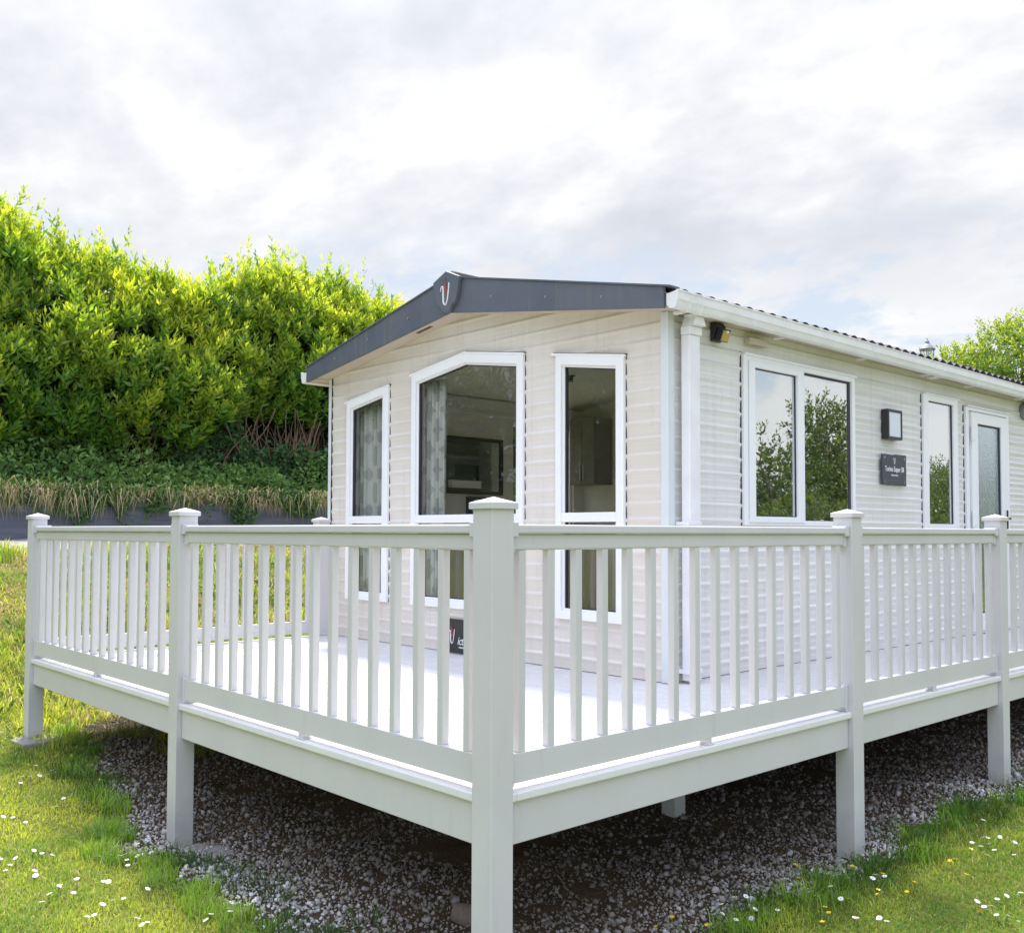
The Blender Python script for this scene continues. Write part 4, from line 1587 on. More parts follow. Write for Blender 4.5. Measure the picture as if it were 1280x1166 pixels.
# --- undergrowth on the bank between wall and hedge
nU = 26000
yu = rng.uniform(-5, 17, nU)
tu = rng.random(nU)
xu = -14.05 - tu * 1.5 - rng.random(nU) * .15
bz = np.interp(xu, [-17, -15.2, -14.06], [2.55, 2.2, 1.66])
hgt = (.05 + 1.25 * fbm(yu, xu, 1.6, 71) ** 1.5) * (.4 + .9 * tu)
zu = bz + rng.random(nU) ** .7 * hgt
tri = (rng.random(nU) < .5)
Du = unit(np.stack([rng.normal(.45, .5, nU), rng.normal(0, .6, nU), rng.normal(.35, .5, nU)], 1))
pu = fbm(yu, zu * 2, 1.8, 73)[:, None]
cu_ = np.array([0.075, 0.175, 0.055]) * (1 - pu) + np.array([0.250, 0.390, 0.110]) * pu
cu_ = cu_ * rng.uniform(.6, 1.4, (nU, 1))
tag(link('undergrowth', leaf_mesh('undergrowth', np.stack([xu, yu, zu], 1), Du, rng.uniform(.06, .15, nU), rng.uniform(.035, .08, nU), cu_, .12, .2), None, [M['weed']]), kind='stuff',
    label='dark green weeds and brambles covering the bank below the laurel hedge', cat='undergrowth')
# climbers up the bare hedge foot on the right
nV = 7000
yv = rng.uniform(5.2, 10.5, nV)
zv = 2.1 + rng.random(nV) ** 1.4 * 1.3
xv = -15.0 - rng.random(nV) * .35 + .3 * np.sin(yv * 7) * .3
keep = fbm(yv, zv, 1.9, 75) > .50 - .12 * (zv < 2.7)
yv, zv, xv = yv[keep], zv[keep], xv[keep]
Dv = unit(np.stack([rng.normal(.6, .4, len(yv)), rng.normal(0, .5, len(yv)), rng.normal(-.1, .5, len(yv))], 1))
cv = np.array([0.075, 0.170, 0.065]) * rng.uniform(.6, 1.4, (len(yv), 1))
tag(link('ivy', leaf_mesh('ivy', np.stack([xv, yv, zv], 1), Dv, rng.uniform(.07, .13, len(yv)), rng.uniform(.05, .09, len(yv)), cv, .1, .2), None, [M['weed']]), kind='stuff',
    label='ivy climbing the bare branches at the foot of the hedge', cat='ivy')


# ------------------------------------------------------------------ blades (grass, straw)
def blades(name, P, Hh, Wd, lean, col, curl=.5, az=None, nseg=2):
    n = len(P)
    az = rng.uniform(0, 6.283, n) if az is None else az
    d = np.stack([np.cos(az), np.sin(az), np.zeros(n)], 1)
    s = np.stack([-np.sin(az + rng.normal(0, .5, n)), np.cos(az), np.zeros(n)], 1)
    up = np.array([0, 0, 1.0])
    Hh, Wd, lean = Hh[:, None], Wd[:, None], lean[:, None]
    m1 = P + up * Hh * .55 + d * Hh * lean * .35
    tp = P + up * Hh * (1 - curl * lean * .6) + d * Hh * lean
    V = np.stack([P - s * Wd * .5, P + s * Wd * .5, m1 - s * Wd * .42, m1 + s * Wd * .42, tp], 1).reshape(-1, 3)
    o = (np.arange(n) * 5)[:, None]
    F = np.concatenate([o + np.array([[0, 1, 3]]), o + np.array([[0, 3, 2]]), o + np.array([[2, 3, 4]])], 0)
    c = np.repeat(col, 5, 0).reshape(n, 5, 3)
    c[:, 0:2] *= .75
    return np_mesh(name, V, F, c.reshape(-1, 3))


def sample(n, x0, x1, y0, y1):
    return rng.uniform(x0, x1, n), rng.uniform(y0, y1, n)


def dist(x, y):
    return np.hypot(x - CAM[0], y - CAM[1])


GREEN = np.array([0.175, 0.300, 0.045])
LIME = np.array([0.520, 0.565, 0.085])
STRAW = np.array([0.560, 0.470, 0.250])


def grass_cols(x, y, dry, r=rng):
    f = fbm(x, y, 1.1, 81)
    f2_ = fbm(x, y, 4.0, 85)
    a = np.clip((f - .5) * 2.2 + (f2_ - .5) * 1.2 + .45 + r.normal(0, .22, len(x)), 0, 1)[:, None]
    c = GREEN * (1 - a) + LIME * a
    k = (r.random(len(x)) < dry)[:, None]
    c = np.where(k, STRAW * r.uniform(.7, 1.1, (len(x), 1)), c)
    return c * r.uniform(.8, 1.2, (len(x), 1))


def lawn(name, n, x0, x1, y0, y1, hgt, label, dry=.12):
    x, y_ = sample(n, x0, x1, y0, y1)
    d_ = dist(x, y_)
    g = gravel_amount(x, y_)
    keep = (rng.random(n) < np.clip((4.6 / d_) ** 1.6, 0, 1)) & (rng.random(n) > g * 1.15) & (d_ > .8)
    x, y_, d_ = x[keep], y_[keep], d_[keep]
    tuft = fbm(x, y_, 2.4, 91)
    edge = 1 - np.clip(np.minimum(np.abs(y_ + .05), np.abs(x - .05)) / .35, 0, 1) * .0
    near_edge = np.clip(gravel_amount(x + .0, y_ + .22) + gravel_amount(x - .22, y_), 0, 1)
    H_ = hgt * (.55 + .9 * tuft) * rng.uniform(.6, 1.3, len(x)) * (1 + 1.5 * near_edge * (fbm(x, y_, 3.1, 95) > .52))
    wd = np.clip(.0030 * np.maximum(1, d_ / 4.2), 0, .02) * rng.uniform(.8, 1.5, len(x))
    c = grass_cols(x, y_, dry)
    c = np.where((near_edge > .5)[:, None], c * np.array([.62, .85, .8]), c)
    me = blades(name, np.stack([x, y_, h(x, y_) - .004], 1), H_, wd, np.abs(rng.normal(.55, .35, len(x))), c)
    return tag(link(name, me, None, [M['grass']]), label, 'grass', kind='stuff')


lawn('lawn_grass', 330000, -9.5, .6, -3.6, .45, .040, 'mown yellow green lawn in front of the deck on the left')
lawn('lawn_grass', 190000, -.25, 3.4, .4, 8.5, .042, 'mown green lawn beside the deck on the right', .06)

# rough bank to the left of the deck
n = 230000
x, y_ = sample(n, -11.1, -5.6, -4.0, 9.5)
g = gravel_amount(x, y_)
f = fbm(x, y_, 1.5, 101)
keep = (rng.random(n) > g) & (rng.random(n) < .25 + .9 * f) & ((x < -6.15) | (y_ < 1.6)) & ((y_ > .0) | (x < -6.6))
keep &= rng.random(n) < np.clip((8.5 / dist(x, y_)) ** 1.5, 0, 1)
x, y_ = x[keep], y_[keep]
d_ = dist(x, y_)
H_ = (.03 + .26 * fbm(x, y_, 2.6, 105) ** 2.0) * rng.uniform(.5, 1.5, len(x))
c = grass_cols(x, y_, .12)
dryp = np.clip((fbm(x, y_, 1.5, 31 + 76) - .54) * 6, 0, 1)
c = np.where((rng.random(len(x)) < dryp * .75)[:, None], STRAW * rng.uniform(.6, 1.15, (len(x), 1)), c)
tag(link('bank_grass', blades('bank', np.stack([x, y_, h(x, y_) - .005], 1), H_, .0045 * d_ / 7 * rng.uniform(.8, 1.6, len(x)), np.abs(rng.normal(.7, .4, len(x))), c), None, [M['grass']]),
    'rough sunlit grass and straw on the bank left of the deck', 'grass', kind='stuff')
# broad weeds in the bank and along the gravel
n = 5200
x, y_ = sample(n, -11, -6.0, -3.5, 8)
keep = (fbm(x, y_, 1.3, 111) > .55)
x, y_ = x[keep], y_[keep]
Dw = unit(np.stack([rng.normal(0, .6, len(x)), rng.normal(0, .6, len(x)), rng.uniform(.15, .8, len(x))], 1))
cw = np.array([0.085, 0.15, 0.035]) * rng.uniform(.6, 1.5, (len(x), 1))
tag(link('bank_weeds', leaf_mesh('weeds', np.stack([x, y_, h(x, y_) + rng.uniform(0, .06, len(x))], 1), Dw, rng.uniform(.06, .13, len(x)), rng.uniform(.025, .05, len(x)), cw, .15, .2), None, [M['weed']]),
    'broad leaved weeds among the rough grass of the bank', 'weeds', kind='stuff')

# clover and daisy leaves flat in the turf
n = 16000
x = np.concatenate([rng.uniform(-9, .3, n), rng.uniform(.0, 3.2, n // 2)])
y_ = np.concatenate([rng.uniform(-3.2, .3, n), rng.uniform(.6, 7.5, n // 2)])
keep = (gravel_amount(x, y_) < .6) & (fbm(x, y_, 1.7, 151) > .50) & (rng.random(len(x)) < np.clip((4.5 / dist(x, y_)) ** 1.2, 0, 1))
x, y_ = x[keep], y_[keep]
Dc = unit(np.stack([rng.normal(0, 1, len(x)), rng.normal(0, 1, len(x)), rng.uniform(.1, .7, len(x))], 1))
cc_ = np.array([0.120, 0.235, 0.050]) * rng.uniform(.6, 1.5, (len(x), 1))
tag(link('lawn_clover', leaf_mesh('clover', np.stack([x, y_, h(x, y_) + rng.uniform(.005, .028, len(x))], 1), Dc, rng.uniform(.014, .034, len(x)), rng.uniform(.009, .018, len(x)), cc_, .12, .2), None, [M['weed']]),
    'clover and daisy leaves matted into the lawn', 'clover', kind='stuff')

# long grass tufts at the gravel edge
P_, H_l, C_l, A_l = [], [], [], []
tufts = [(-5.05, .02), (-4.75, -.10), (-4.3, -.02), (-5.4, .15), (-3.9, -.15), (-2.55, -.02), (-2.30, .05), (-2.05, -.08), (-2.75, -.12), (-1.75, .0), (-1.45, -.12), (-1.2, -.02), (-1.0, -.1), (-2.0, .12), (-1.1, .10),
         (-5.6, .75), (-5.3, .9), (-5.0, .8), (-5.8, .6), (-5.5, 1.1), (-4.8, 1.0), (.12, 2.4), (.20, 2.9), (.15, 3.6), (.18, 4.4), (.25, 3.3), (.05, 1.75)]
_r = random.Random(77)
while len(tufts) < 92:
    tx, ty = _r.choice([(_r.uniform(-6.2, -.6), _r.uniform(-.5, .8)), (_r.uniform(-.4, .5), _r.uniform(1.3, 6))])
    if .15 < float(gravel_amount(tx, ty)) < .98 or _r.random() < .004:
        tufts.append((tx, ty))
for ti_, (tx, ty) in enumerate(tufts):
    k = random.randint(60, 130) if ti_ < 27 else random.randint(12, 45)
    a = rng.uniform(0, 6.28, k)
    r_ = rng.random(k) ** .6 * random.uniform(.08, .17)
    P_.append(np.stack([tx + r_ * np.cos(a), ty + r_ * np.sin(a)], 1))
    hh_ = random.uniform(.07, .15) * (1.5 if ty > .5 and tx < -4 else .9)
    H_l.append(hh_ * rng.uniform(.5, 1.3, k))
    A_l.append(a + rng.normal(0, .7, k))
    cc = (np.array([0.20, 0.23, 0.05]) if (ty > .5 and tx < -4) else np.array([0.07, 0.14, 0.030]))
    C_l.append(cc * rng.uniform(.7, 1.35, (k, 1)))
XY = np.concatenate(P_)
Hl = np.concatenate(H_l)
tag(link('edge_grass', blades('tufts', np.stack([XY[:, 0], XY[:, 1], h(XY[:, 0], XY[:, 1]) - .005], 1), Hl, rng.uniform(.003, .006, len(Hl)), np.abs(rng.normal(.8, .35, len(Hl))), np.concatenate(C_l), .7, np.concatenate(A_l)), None, [M['grass']]),
    'long uncut grass tufts along the edge of the gravel', 'grass', kind='stuff')

# dry grass hanging over the retaining wall
n = 26000
yh = rng.uniform(-5, 17, n)
keep = rng.random(n) < np.clip((fbm(yh, yh * 0 + 2, 1.7, 121) - .40) * 2.8, .15, .85)
yh = yh[keep]
n = len(yh)
xh = -14.02 + rng.uniform(-.22, .05, n)
zh = 1.66 + rng.uniform(-.02, .12, n) + .16 * rng.random(n) ** 3
Lh = rng.uniform(.08, .62, n) * np.clip(.15 + 1.7 * (fbm(yh, yh * 0 + 7, 1.9, 123) - .2), .15, 1.4)
out = rng.uniform(.04, .16, n)
P0 = np.stack([xh, yh, zh], 1)
P1 = P0 + np.stack([out + .10, rng.normal(0, .10, n), rng.uniform(-.02, .12, n)], 1)
P1[:, 0] = np.maximum(P1[:, 0], -13.95)
P2 = P1 + np.stack([rng.uniform(-.03, .06, n), rng.normal(0, .09, n), -Lh], 1)
P2[:, 0] = np.maximum(P2[:, 0], -13.97)
wd = rng.uniform(.004, .010, n)[:, None]
sd_ = np.array([[0, 1.0, 0]])
V = np.stack([P0 - sd_ * wd, P0 + sd_ * wd, P1 - sd_ * wd, P1 + sd_ * wd, P2], 1).reshape(-1, 3)
o_i = (np.arange(n) * 5)[:, None]
F = np.concatenate([o_i + np.array([[0, 1, 3]]), o_i + np.array([[0, 3, 2]]), o_i + np.array([[2, 3, 4]])], 0)
mixg = fbm(yh, zh, 2.2, 125)[:, None]
ch = np.where(rng.random((n, 1)) < np.clip(mixg * 1.6 - .25, 0, 1) * .8, np.array([0.24, 0.31, 0.09]), np.array([0.66, 0.54, 0.33])) * rng.uniform(.55, 1.2, (n, 1))
tag(link('hanging_grass', np_mesh('hang', V, F, np.repeat(ch, 5, 0)), None, [M['grass']]), 'straw coloured dry grass hanging over the top of the retaining wall', 'grass', kind='stuff')
# leafy trailers over the wall
n = 20000
yt_ = rng.uniform(-5, 17, n)
keep = rng.random(n) < np.clip((fbm(yt_, yt_ * 0 + 11, 1.3, 131) - .39) * 6, .10, 1)
yt_ = yt_[keep]
n = len(yt_)
zt_ = 1.88 - rng.random(n) ** 1.2 * .65 * np.clip(fbm(yt_, yt_ * 0 + 31, 2.3, 137) * 2 - .2, .2, 1.2)
xt_ = -13.97 + rng.uniform(.0, .14, n)
Dt = unit(np.stack([rng.normal(.7, .4, n), rng.normal(0, .6, n), rng.normal(-.2, .5, n)], 1))
ct = np.array([0.085, 0.170, 0.050]) * rng.uniform(.6, 1.6, (n, 1))
tag(link('trailing_weeds', leaf_mesh('trail', np.stack([xt_, yt_, zt_], 1), Dt, rng.uniform(.05, .11, n), rng.uniform(.03, .065, n), ct, .12, .2), None, [M['weed']]),
    'green trailing weeds spilling over the retaining wall in clumps', 'weeds', kind='stuff')


# ------------------------------------------------------------------ gravel
def ico():
    bm = bmesh.new()
    bmesh.ops.create_icosphere(bm, subdivisions=1, radius=1)
    V = np.array([v.co[:] for v in bm.verts])
    F = np.array([[v.index for v in f.verts] for f in bm.faces])
    bm.free()
    return V, F


IV, IF = ico()
variants = []
for k in range(14):
    r_ = np.random.default_rng(200 + k)
    v = IV * r_.uniform(.72, 1.22, (len(IV), 1))
    variants.append(v * r_.uniform([.8, .55, .45], [1.25, .95, .75]))


def stones(name, x, y_, size, cols, label, lift=.25):
    n = len(x)
    ki = rng.integers(0, len(variants), n)
    B = np.stack(variants)[ki]
    q = rng.normal(size=(n, 4))
    q /= np.linalg.norm(q, axis=1, keepdims=True)
    a, b, c_, d_ = q.T
    Rm = np.stack([np.stack([1 - 2 * (c_ * c_ + d_ * d_), 2 * (b * c_ - a * d_), 2 * (b * d_ + a * c_)], -1), np.stack([2 * (b * c_ + a * d_), 1 - 2 * (b * b + d_ * d_), 2 * (c_ * d_ - a * b)], -1),
                   np.stack([2 * (b * d_ - a * c_), 2 * (c_ * d_ + a * b), 1 - 2 * (b * b + c_ * c_)], -1)], 1)
    V = np.einsum('nij,nkj->nki', Rm, B) * size[:, None, None]
    z = h(x, y_) + size * lift
    V += np.stack([x, y_, z], 1)[:, None, :]
    F = (np.arange(n) * len(IV))[:, None, None] + IF[None]
    me = np_mesh(name, V.reshape(-1, 3), F.reshape(-1, 3), np.repeat(cols, len(IV), 0), True)
    return tag(link(name, me, None, [M['stone']]), label, 'gravel', kind='stuff')


n = 190000
xa, ya = sample(n, -6.6, .35, -.35, 9.0)
d_ = dist(xa, ya)
g = gravel_amount(xa, ya)
edge_band = np.exp(-np.maximum(0, np.minimum(ya, -xa)) / .9)
keep = (rng.random(n) < g) & (rng.random(n) < np.clip(.25 + .85 * edge_band, 0, 1)) & (fbm(xa, ya, 2.6, 141) + .9 * np.exp(-np.maximum(0, np.minimum(ya, -xa)) / .5) > .42) & ~((xa < XW - 2.6) & (ya > 4.0)) & (rng.random(n) < np.clip((6.0 / d_), .3, 1))
xa, ya = xa[keep], ya[keep]
n = len(xa)
size = np.exp(rng.normal(math.log(.0074), .46, n)) * (1 + .25 * np.clip(dist(xa, ya) / 9 - .5, 0, 1))
pal = np.array([[.46, .44, .42], [.60, .58, .57], [.36, .33, .31], [.52, .47, .40], [.70, .69, .69], [.38, .32, .27], [.50, .50, .53], [.33, .30, .27], [.45, .40, .34]])
cs = pal[rng.integers(0, len(pal), n)] * rng.uniform(.75, 1.2, (n, 1))
mud_light = np.clip(.26 + 1.1 * np.exp(-np.maximum(0, np.minimum(ya + .1, .1 - xa)) / .42), 0, 1.36)[:, None]     # muddy further in; edge stones lightened to stand in for skylight
cs = cs * mud_light * (1 - (1 - np.clip(mud_light, 0, 1)) * np.array([.0, .08, .20]))
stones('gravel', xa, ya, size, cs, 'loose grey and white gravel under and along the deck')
n = 70
xa, ya = sample(n, -4.5, .1, .1, 5.0)
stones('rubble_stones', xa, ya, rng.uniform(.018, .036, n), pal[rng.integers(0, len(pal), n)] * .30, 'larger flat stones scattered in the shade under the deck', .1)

# ------------------------------------------------------------------ daisies and buttercups
DL = [(-4.06, -0.34), (-4.0, -0.42), (-4.02, -0.63), (-3.97, -0.69), (-3.8, -0.73), (-3.98, -0.75), (-3.06, -0.23), (-2.95, -0.39), (-2.89, -0.39), (-2.86, -0.37), (-2.88, -0.3), (-2.87, -0.23), (-2.85, -0.23), (-2.77, -0.39), (-2.71, -0.4), (-3.25, -0.73), (-3.31, -0.77), (-3.14, -0.7), (-3.24, -0.96), (-3.17, -0.94), (-3.17, -0.9), (-3.08, -0.98), (-2.96, -0.87), (-2.85, -0.9), (-2.62, -0.74), (-2.57, -0.61), (-2.47, -0.61), (-2.63, -0.83), (-2.61, -0.85), (-2.55, -0.91), (-2.43, -0.82), (-2.5, -0.97), (-2.25, -0.49), (-2.21, -0.64), (-2.21, -0.69), (-2.19, -0.76), (-2.08, -0.88), (-2.11, -0.82), (-1.88, -0.71), (-1.84, -0.67), (-1.82, -0.7), (-1.83, -0.24), (-1.81, -0.2), (-1.76, -0.28), (-1.78, -0.24), (-1.73, -0.17), (-1.75, -0.13), (-1.65, -0.22), (-1.67, -0.31), (-1.74, -0.39), (-1.63, -0.46), (-4.62, -0.45), (-4.73, -0.36), (-4.69, -0.31), (-4.53, -0.48), (-5.12, -0.21), (-4.81, -0.2), (-4.78, -0.4), (-4.74, -0.35), (-4.64, -0.45), (-3.79, -0.66)]
DR = [(0.29, 4.16), (0.42, 3.68), (0.45, 3.75), (0.44, 3.85), (0.48, 3.92), (0.51, 3.7), (0.51, 3.56), (0.58, 3.62), (0.63, 3.81), (0.7, 3.59), (0.27, 2.72), (0.29, 2.63), (0.34, 2.69), (0.17, 2.39), (0.33, 2.24), (0.14, 1.9), (0.05, 1.81), (0.1, 1.7), (0.07, 1.63), (-0.12, 1.88), (-0.05, 1.91), (-0.11, 1.75), (-0.05, 1.66), (0.56, 2.16), (0.62, 2.13), (0.46, 2.11), (0.84, 2.73), (0.88, 2.87), (0.9, 2.92), (0.91, 2.74), (0.9, 2.66), (0.97, 2.65), (1.01, 2.64), (0.95, 3.01), (0.62, 3.41)]
YR = [(0.55, 3.34), (0.53, 3.14), (0.56, 3.06), (0.66, 3.0), (0.51, 2.68), (0.39, 2.49), (0.46, 2.35), (0.31, 2.71), (0.34, 2.02), (0.38, 2.02), (0.91, 2.53), (0.41, 1.89), (0.16, 2.66), (0.53, 2.58), (0.35, 2.22), (-0.13, 2.51), (-0.07, 2.44), (0.0, 2.33), (0.04, 5.11), (0.1, 5.03), (-0.16, 1.4), (0.0, 1.49), (-0.16, 1.25), (0.51, 2.05)]
M['daisy_eye'] = simple('daisy_eye', (0.55, 0.38, 0.03), 0.7, 0.1, 90)
M['daisy_white'] = simple('daisy_petal', (0.82, 0.82, 0.80), 0.6, 0.04, 60)
M['butter'] = simple('buttercup_petal', (0.75, 0.52, 0.01), 0.35, 0.08, 60)
M['stem'] = simple('flower_stem', (0.10, 0.17, 0.04), 0.6, 0.1, 40)


def flower(kind, seed):
    r = random.Random(seed)
    mb = MB()
    hgt = r.uniform(.035, .06) if kind == 'daisy' else r.uniform(.05, .08)
    lx_, ly_ = r.uniform(-.012, .012), r.uniform(-.012, .012)
    mb.tube([(0, 0, -.01), (lx_ * .4, ly_ * .4, hgt * .6), (lx_, ly_, hgt)], .0013, 5, 0)
    tl = Matrix.Rotation(r.uniform(-.45, .45), 3, 'X') @ Matrix.Rotation(r.uniform(-.45, .45), 3, 'Y')
    c = Vector((lx_, ly_, hgt))
    if kind == 'daisy':
        k, rad, rise = 15, r.uniform(.0125, .017), r.uniform(-.001, .004)
        for i in range(k):
            a = 2 * math.pi * i / k + r.uniform(-.08, .08)
            w_ = .0030
            d_ = Vector((math.cos(a), math.sin(a), 0))
            s_ = Vector((-math.sin(a), math.cos(a), 0))
            rr = rad * r.uniform(.88, 1.08)
            pts = [d_ * .003 - s_ * .0012, d_ * rr * .75 - s_ * w_ + Vector((0, 0, rise)), d_ * rr + Vector((0, 0, rise * .6)), d_ * rr * .75 + s_ * w_ + Vector((0, 0, rise)), d_ * .003 + s_ * .0012]
            top = [c + tl @ p for p in pts]
            bot = [c + tl @ (p - Vector((0, 0, .0008))) for p in pts]
            mb.add(top + bot, [(0, 1, 2, 3, 4), (9, 8, 7, 6, 5)] + [(j, j + 5, (j + 1) % 5 + 5, (j + 1) % 5) for j in range(5)], 1)
        vs, fs = [], []
        for i, (q, z) in enumerate([(.0048, .0), (.0042, .0022), (.0022, .0034)]):
            for j in range(8):
                a = j * math.pi / 4
                vs.append(c + tl @ Vector((q * math.cos(a), q * math.sin(a), z)))
        for i in range(2):
            for j in range(8):
                fs.append((i * 8 + j, i * 8 + (j + 1) % 8, i * 8 + 8 + (j + 1) % 8, i * 8 + 8 + j))
        fs.append(tuple(range(16, 24)))
        mb.add(vs, fs, 2)
        mats = [M['stem'], M['daisy_white'], M['daisy_eye']]
    else:
        for i in range(5):
            a = 2 * math.pi * i / 5
            d_ = Vector((math.cos(a), math.sin(a), 0))
            s_ = Vector((-math.sin(a), math.cos(a), 0))
            pts = [Vector((0, 0, 0)), d_ * .006 - s_ * .005 + Vector((0, 0, .003)), d_ * .0125 - s_ * .0045 + Vector((0, 0, .007)), d_ * .0125 + s_ * .0045 + Vector((0, 0, .007)), d_ * .006 + s_ * .005 + Vector((0, 0, .003))]
            top = [c + tl @ p for p in pts]
            bot = [c + tl @ (p - Vector((0, 0, .0008))) for p in pts]
            mb.add(top + bot, [(0, 1, 2, 3, 4), (9, 8, 7, 6, 5)] + [(j, j + 5, (j + 1) % 5 + 5, (j + 1) % 5) for j in range(5)], 1)
        mb.lathe([(.003, .001), (.0028, .004), (.0012, .005)], c, 6, 2)
        mats = [M['stem'], M['butter'], M['daisy_eye']]
    me = mb.mesh(kind)
    for mm in mats:
        me.materials.append(mm)
    return me


DM = [flower('daisy', k) for k in range(6)]
BM_ = [flower('buttercup', k) for k in range(4)]
for lst, meshes, name, lab, grp in ((DL, DM, 'daisy', 'small white daisy open in the lawn in front of the deck', 'daisies in the lawn in front of the deck'),
                                    (DR, DM, 'daisy', 'small white daisy open in the lawn beside the deck side', 'daisies in the lawn along the deck side'),
                                    (YR, BM_, 'buttercup', 'small yellow buttercup open in the lawn beside the deck side', 'buttercups in the lawn along the deck side')):
    src = None
    for i, (x, y_) in enumerate(lst):
        me = meshes[i % len(meshes)]
        if src is None:
            src = bpy.data.objects.new(name, me)
            tag(src, lab, name, grp)
            o = src
        else:
            o = src.copy()
            o.data = me
        C.objects.link(o)
        o.location = (x, y_, float(h(x, y_)))
        o.rotation_euler = (0, 0, random.uniform(0, 6.28))
        o.scale = (1.05,) * 3


# ------------------------------------------------------------------ trees
def tree(name, base, height, lobes, nleaf, leaf_len, label, old_, young_, trunk_r=.14, seed=0, group=None):
    r = np.random.default_rng(seed)
    rr = random.Random(seed)
    t = thing(name, base, label, 'tree', group)
    b = np.array(base, float)
    Ps, Ds, Ls, Ws, Cs = [], [], [], [], []
    tw = MB()
    tops = []
    for (lx_, ly_, lz_, rad, rz_) in lobes:
        c = b + np.array([lx_, ly_, lz_])
        tops.append(c)
        n = int(nleaf * rad * rad / sum(q[3] ** 2 for q in lobes) / 8)
        d_ = unit(r.normal(size=(n, 3)))
        rad_f = r.random(n) ** .35
        nz = .75 + .5 * fbm(d_[:, 0] * 2 + 9, d_[:, 1] * 2 + d_[:, 2] * 2 + 9, 1.6, seed + 3)
        p = c + d_ * np.array([rad, rad, rz_]) * (rad_f * nz)[:, None]
        ax_ = unit(d_ * .8 + np.array([0, 0, .7]) + r.normal(0, .35, (n, 3)))
        ag = np.clip(.30 + .45 * (d_[:, 2] * rad_f) + r.normal(0, .2, n), 0, 1)
        P1_, D1_, L1_, W1_, C1_ = shoots(p, ax_, r.uniform(.2, .45, n) * leaf_len / .15, 8, leaf_len, .42, old_, young_, ag, .85, r)
        Ps.append(P1_); Ds.append(D1_); Ls.append(L1_); Ws.append(W1_); Cs.append(C1_)
    link('crown', leaf_mesh('crown', np.concatenate(Ps), np.concatenate(Ds), np.concatenate(Ls), np.concatenate(Ws), np.concatenate(Cs), .2, .12), t, [M['leaf']])
    top = Vector(b + np.array([0, 0, height * .55]))
    mid = Vector(b + np.array([rr.uniform(-.1, .1), rr.uniform(-.1, .1), height * .3]))
    tw.tube([Vector(b) + Vector((0, 0, -.2)), mid, top], [trunk_r, trunk_r * .75, trunk_r * .45], 10)
    for c in tops:
        st = mid.lerp(top, rr.uniform(.2, .9))
        e = Vector(c)
        m_ = st.lerp(e, .5) + Vector((rr.uniform(-.2, .2), rr.uniform(-.2, .2), rr.uniform(0, .3)))
        tw.tube([st, m_, e], [trunk_r * .4, trunk_r * .26, trunk_r * .08], 6)
        for q in range(4):
            e2 = e + Vector((rr.uniform(-.7, .7), rr.uniform(-.7, .7), rr.uniform(-.2, .9)))
            tw.tube([m_.lerp(e, .6), e2], [trunk_r * .12, trunk_r * .03], 5)
    link('trunk', tw.mesh(), t, [M['bark']], smooth=True)
    return t


g0 = 1.0
tree('broadleaf_tree', (-7.6, 27.6, 0.65), 6.2, [(-2.5, -1.9, 4.1, 1.15, 1.1), (-1.6, -1.2, 4.6, 1.35, 1.3), (-.3, -.4, 5.1, 1.45, 1.5), (1.2, .6, 4.9, 1.5, 1.5), (2.7, 1.6, 4.7, 1.6, 1.5), (.2, 0, 3.4, 2.2, 1.4), (2.8, 1.6, 3.2, 2.0, 1.4), (-1.8, -1.4, 3.4, 1.3, 1.0), (-.2, -.3, 6.1, .45, .6), (1.0, .5, 6.1, .4, .55)],
     90000, .15, 'pale green leafy tree rising behind the far end of the caravan roof', (0.085, 0.175, 0.035), (0.40, 0.44, 0.070), .16, 21)
# trees and shrubs across the lawn, mirrored in the side windows
tree('dark_shrub_tree', (7.6, 18.6, -.9), 5.2, [(0, 0, 2.0, 1.6, 1.3), (-1.2, -.8, 1.6, 1.5, 1.2), (1.3, .8, 2.0, 1.6, 1.3), (-.3, -.1, 3.1, .8, .9), (-2.3, -1.8, 1.4, 1.5, 1.2), (.6, .2, 3.9, .5, .7), (-2.5,-3.0,1.2,1.6,1.2), (0,0,.9,2.6,1.2)], 26000, .17,
     'dark bushy tree mirrored in the opening sash of the side window', (0.030, 0.055, 0.018), (0.11, 0.14, 0.035), .16, 31)
tree('tall_reflected_tree', (8.4, 23.2, -.9), 6.6, [(0, 0, 3.1, 1.8, 1.8), (-.9, -.6, 2.4, 1.7, 1.6), (1.3, .9, 3.0, 1.8, 1.7), (.3, 0, 4.6, 1.1, 1.1), (.9, .4, 5.3, .7, .7), (0, 0, 1.4, 2.6, 1.4)], 30000, .17,
     'tall green tree mirrored in the fixed pane of the side window', (0.035, 0.065, 0.020), (0.13, 0.17, 0.04), .18, 32)
tree('low_green_bush', (8.6, 30.5, -1.6), 3.6, [(0, 0, 2.3, 2.0, 1.7), (-1.6, -1.8, 1.9, 1.9, 1.5), (1.2, 1.9, 2.5, 1.8, 1.7), (1.0, 3.8, 3.0, 2.2, 2.0), (2.2, 6.5, 3.4, 2.4, 2.2), (3, 9.5, 3.6, 2.6, 2.4), (1,3,1,3,1.4), (4, 13, 3.6, 3, 2.6), (6, 17, 3.6, 3, 2.6)], 70000, .17,
     'low green bush mirrored in the narrow side window by the door', (0.030, 0.060, 0.020), (0.11, 0.14, 0.035), .12, 33)
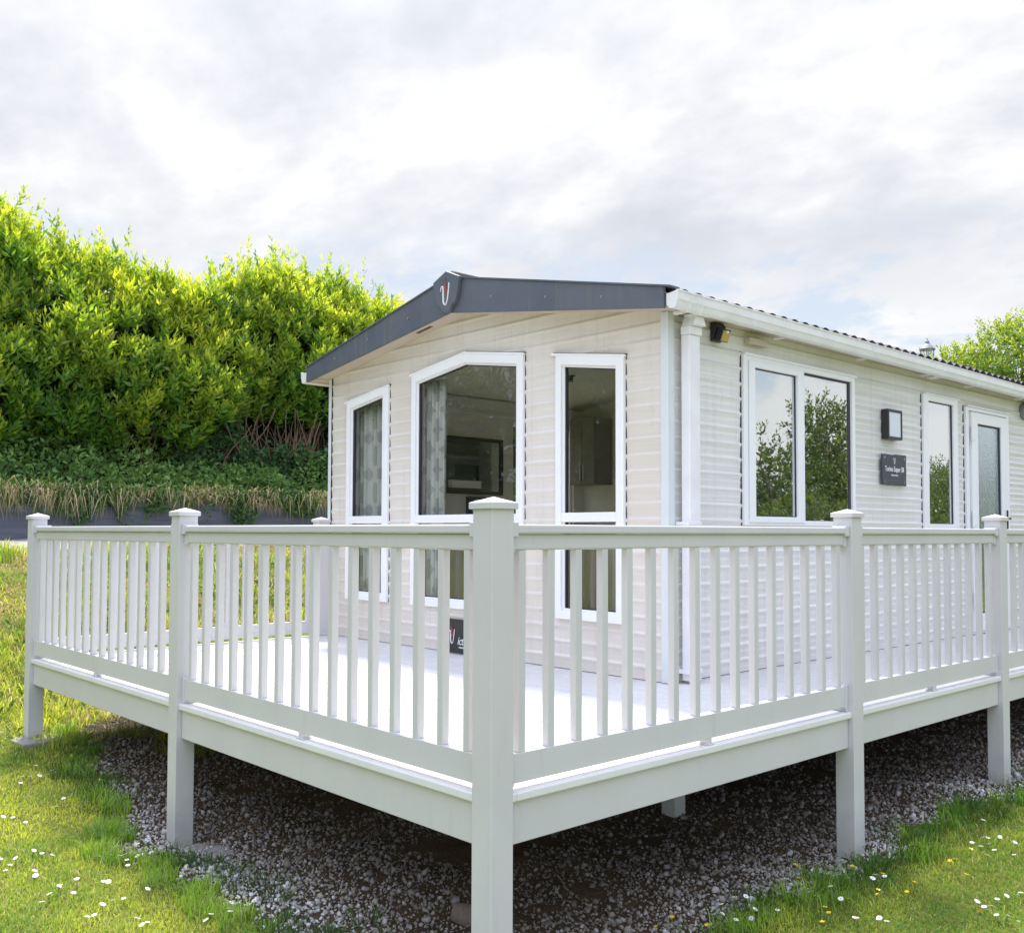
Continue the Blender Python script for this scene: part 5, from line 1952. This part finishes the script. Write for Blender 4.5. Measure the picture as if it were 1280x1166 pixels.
# trees beyond the left edge, mirrored in the gable windows
EV = [('dense_evergreen_tree', (-20.0, -6.5, 0.6), 8.2, [(0, 0, 4.0, 2.6, 2.6), (0, -2.6, 3.4, 2.4, 2.2), (0, 2.2, 3.5, 2.2, 2.2), (0, 0, 6.4, 1.8, 1.8), (0, -1.2, 1.8, 3.0, 1.6)], 'dense evergreen tree mirrored darkly in the left gable window', 41),
      ('spreading_evergreen_tree', (-14.5, -12.0, 0.3), 8.6, [(0, 0, 4.0, 2.8, 2.6), (1.8, -2.0, 3.5, 2.6, 2.4), (-1.8, 2.0, 3.6, 2.6, 2.4), (0, 0, 6.6, 2.0, 1.8), (.5, -.5, 1.8, 3.2, 1.6)], 'spreading evergreen tree mirrored darkly in the wide gable window', 42),
      ('rounded_evergreen_tree', (-8.8, -14.5, -.6), 9.0, [(0, 0, 4.4, 2.8, 2.8), (2.2, -1.2, 3.8, 2.4, 2.4), (-2.0, 1.2, 4.0, 2.6, 2.6), (0, 0, 7.0, 2.0, 1.8), (0, 0, 2.0, 3.2, 1.6)], 'rounded evergreen tree mirrored darkly in the right gable window', 43)]
for nm, base, hh, lobes_, lab, sd__ in EV:
    tree(nm, base, hh, lobes_, 34000, .26, lab, (0.05, 0.085, 0.03), (0.16, 0.20, 0.06), .2, sd__)

# ------------------------------------------------------------------ street lamp behind the roof
LX_, LY_ = -6.745, 18.87
st = thing('street_lamp', (LX_, LY_, 1.0), 'grey lantern street lamp with a hooded top rising behind the caravan roof', 'street lamp')
link('column', MB().lathe([(.10, 0), (.10, .5), (.06, .6), (.05, 3.35), (.09, 3.42), (.09, 3.52), (.12, 3.58), (.12, 3.64)], (LX_, LY_, 1.0), 14).mesh(), st, [M['lamp_grey']], smooth=False)
link('lantern_glass', MB().lathe([(.085, 3.64), (.135, 4.215)], (LX_, LY_, 1.0), 12).mesh(), st, [M['clear']])
mb = MB()
for k in range(4):
    a = k * math.pi / 2 + .3
    mb.tube([(LX_ + .09 * math.cos(a), LY_ + .09 * math.sin(a), 4.64), (LX_ + .142 * math.cos(a), LY_ + .142 * math.sin(a), 5.215)], .009, 5)
mb.lathe([(.03, 0), (.03, .35)], (LX_, LY_, 4.64), 8)
link('glazing_bars', mb.mesh(), st, [M['lamp_grey']])
link('hood', MB().lathe([(.17, 4.205), (.172, 4.225), (.12, 4.29), (.07, 4.33), (.045, 4.36), (.05, 4.39), (.02, 4.43), (.012, 4.46)], (LX_, LY_, 1.0), 18).mesh(), st, [M['lamp_grey']], smooth=False)
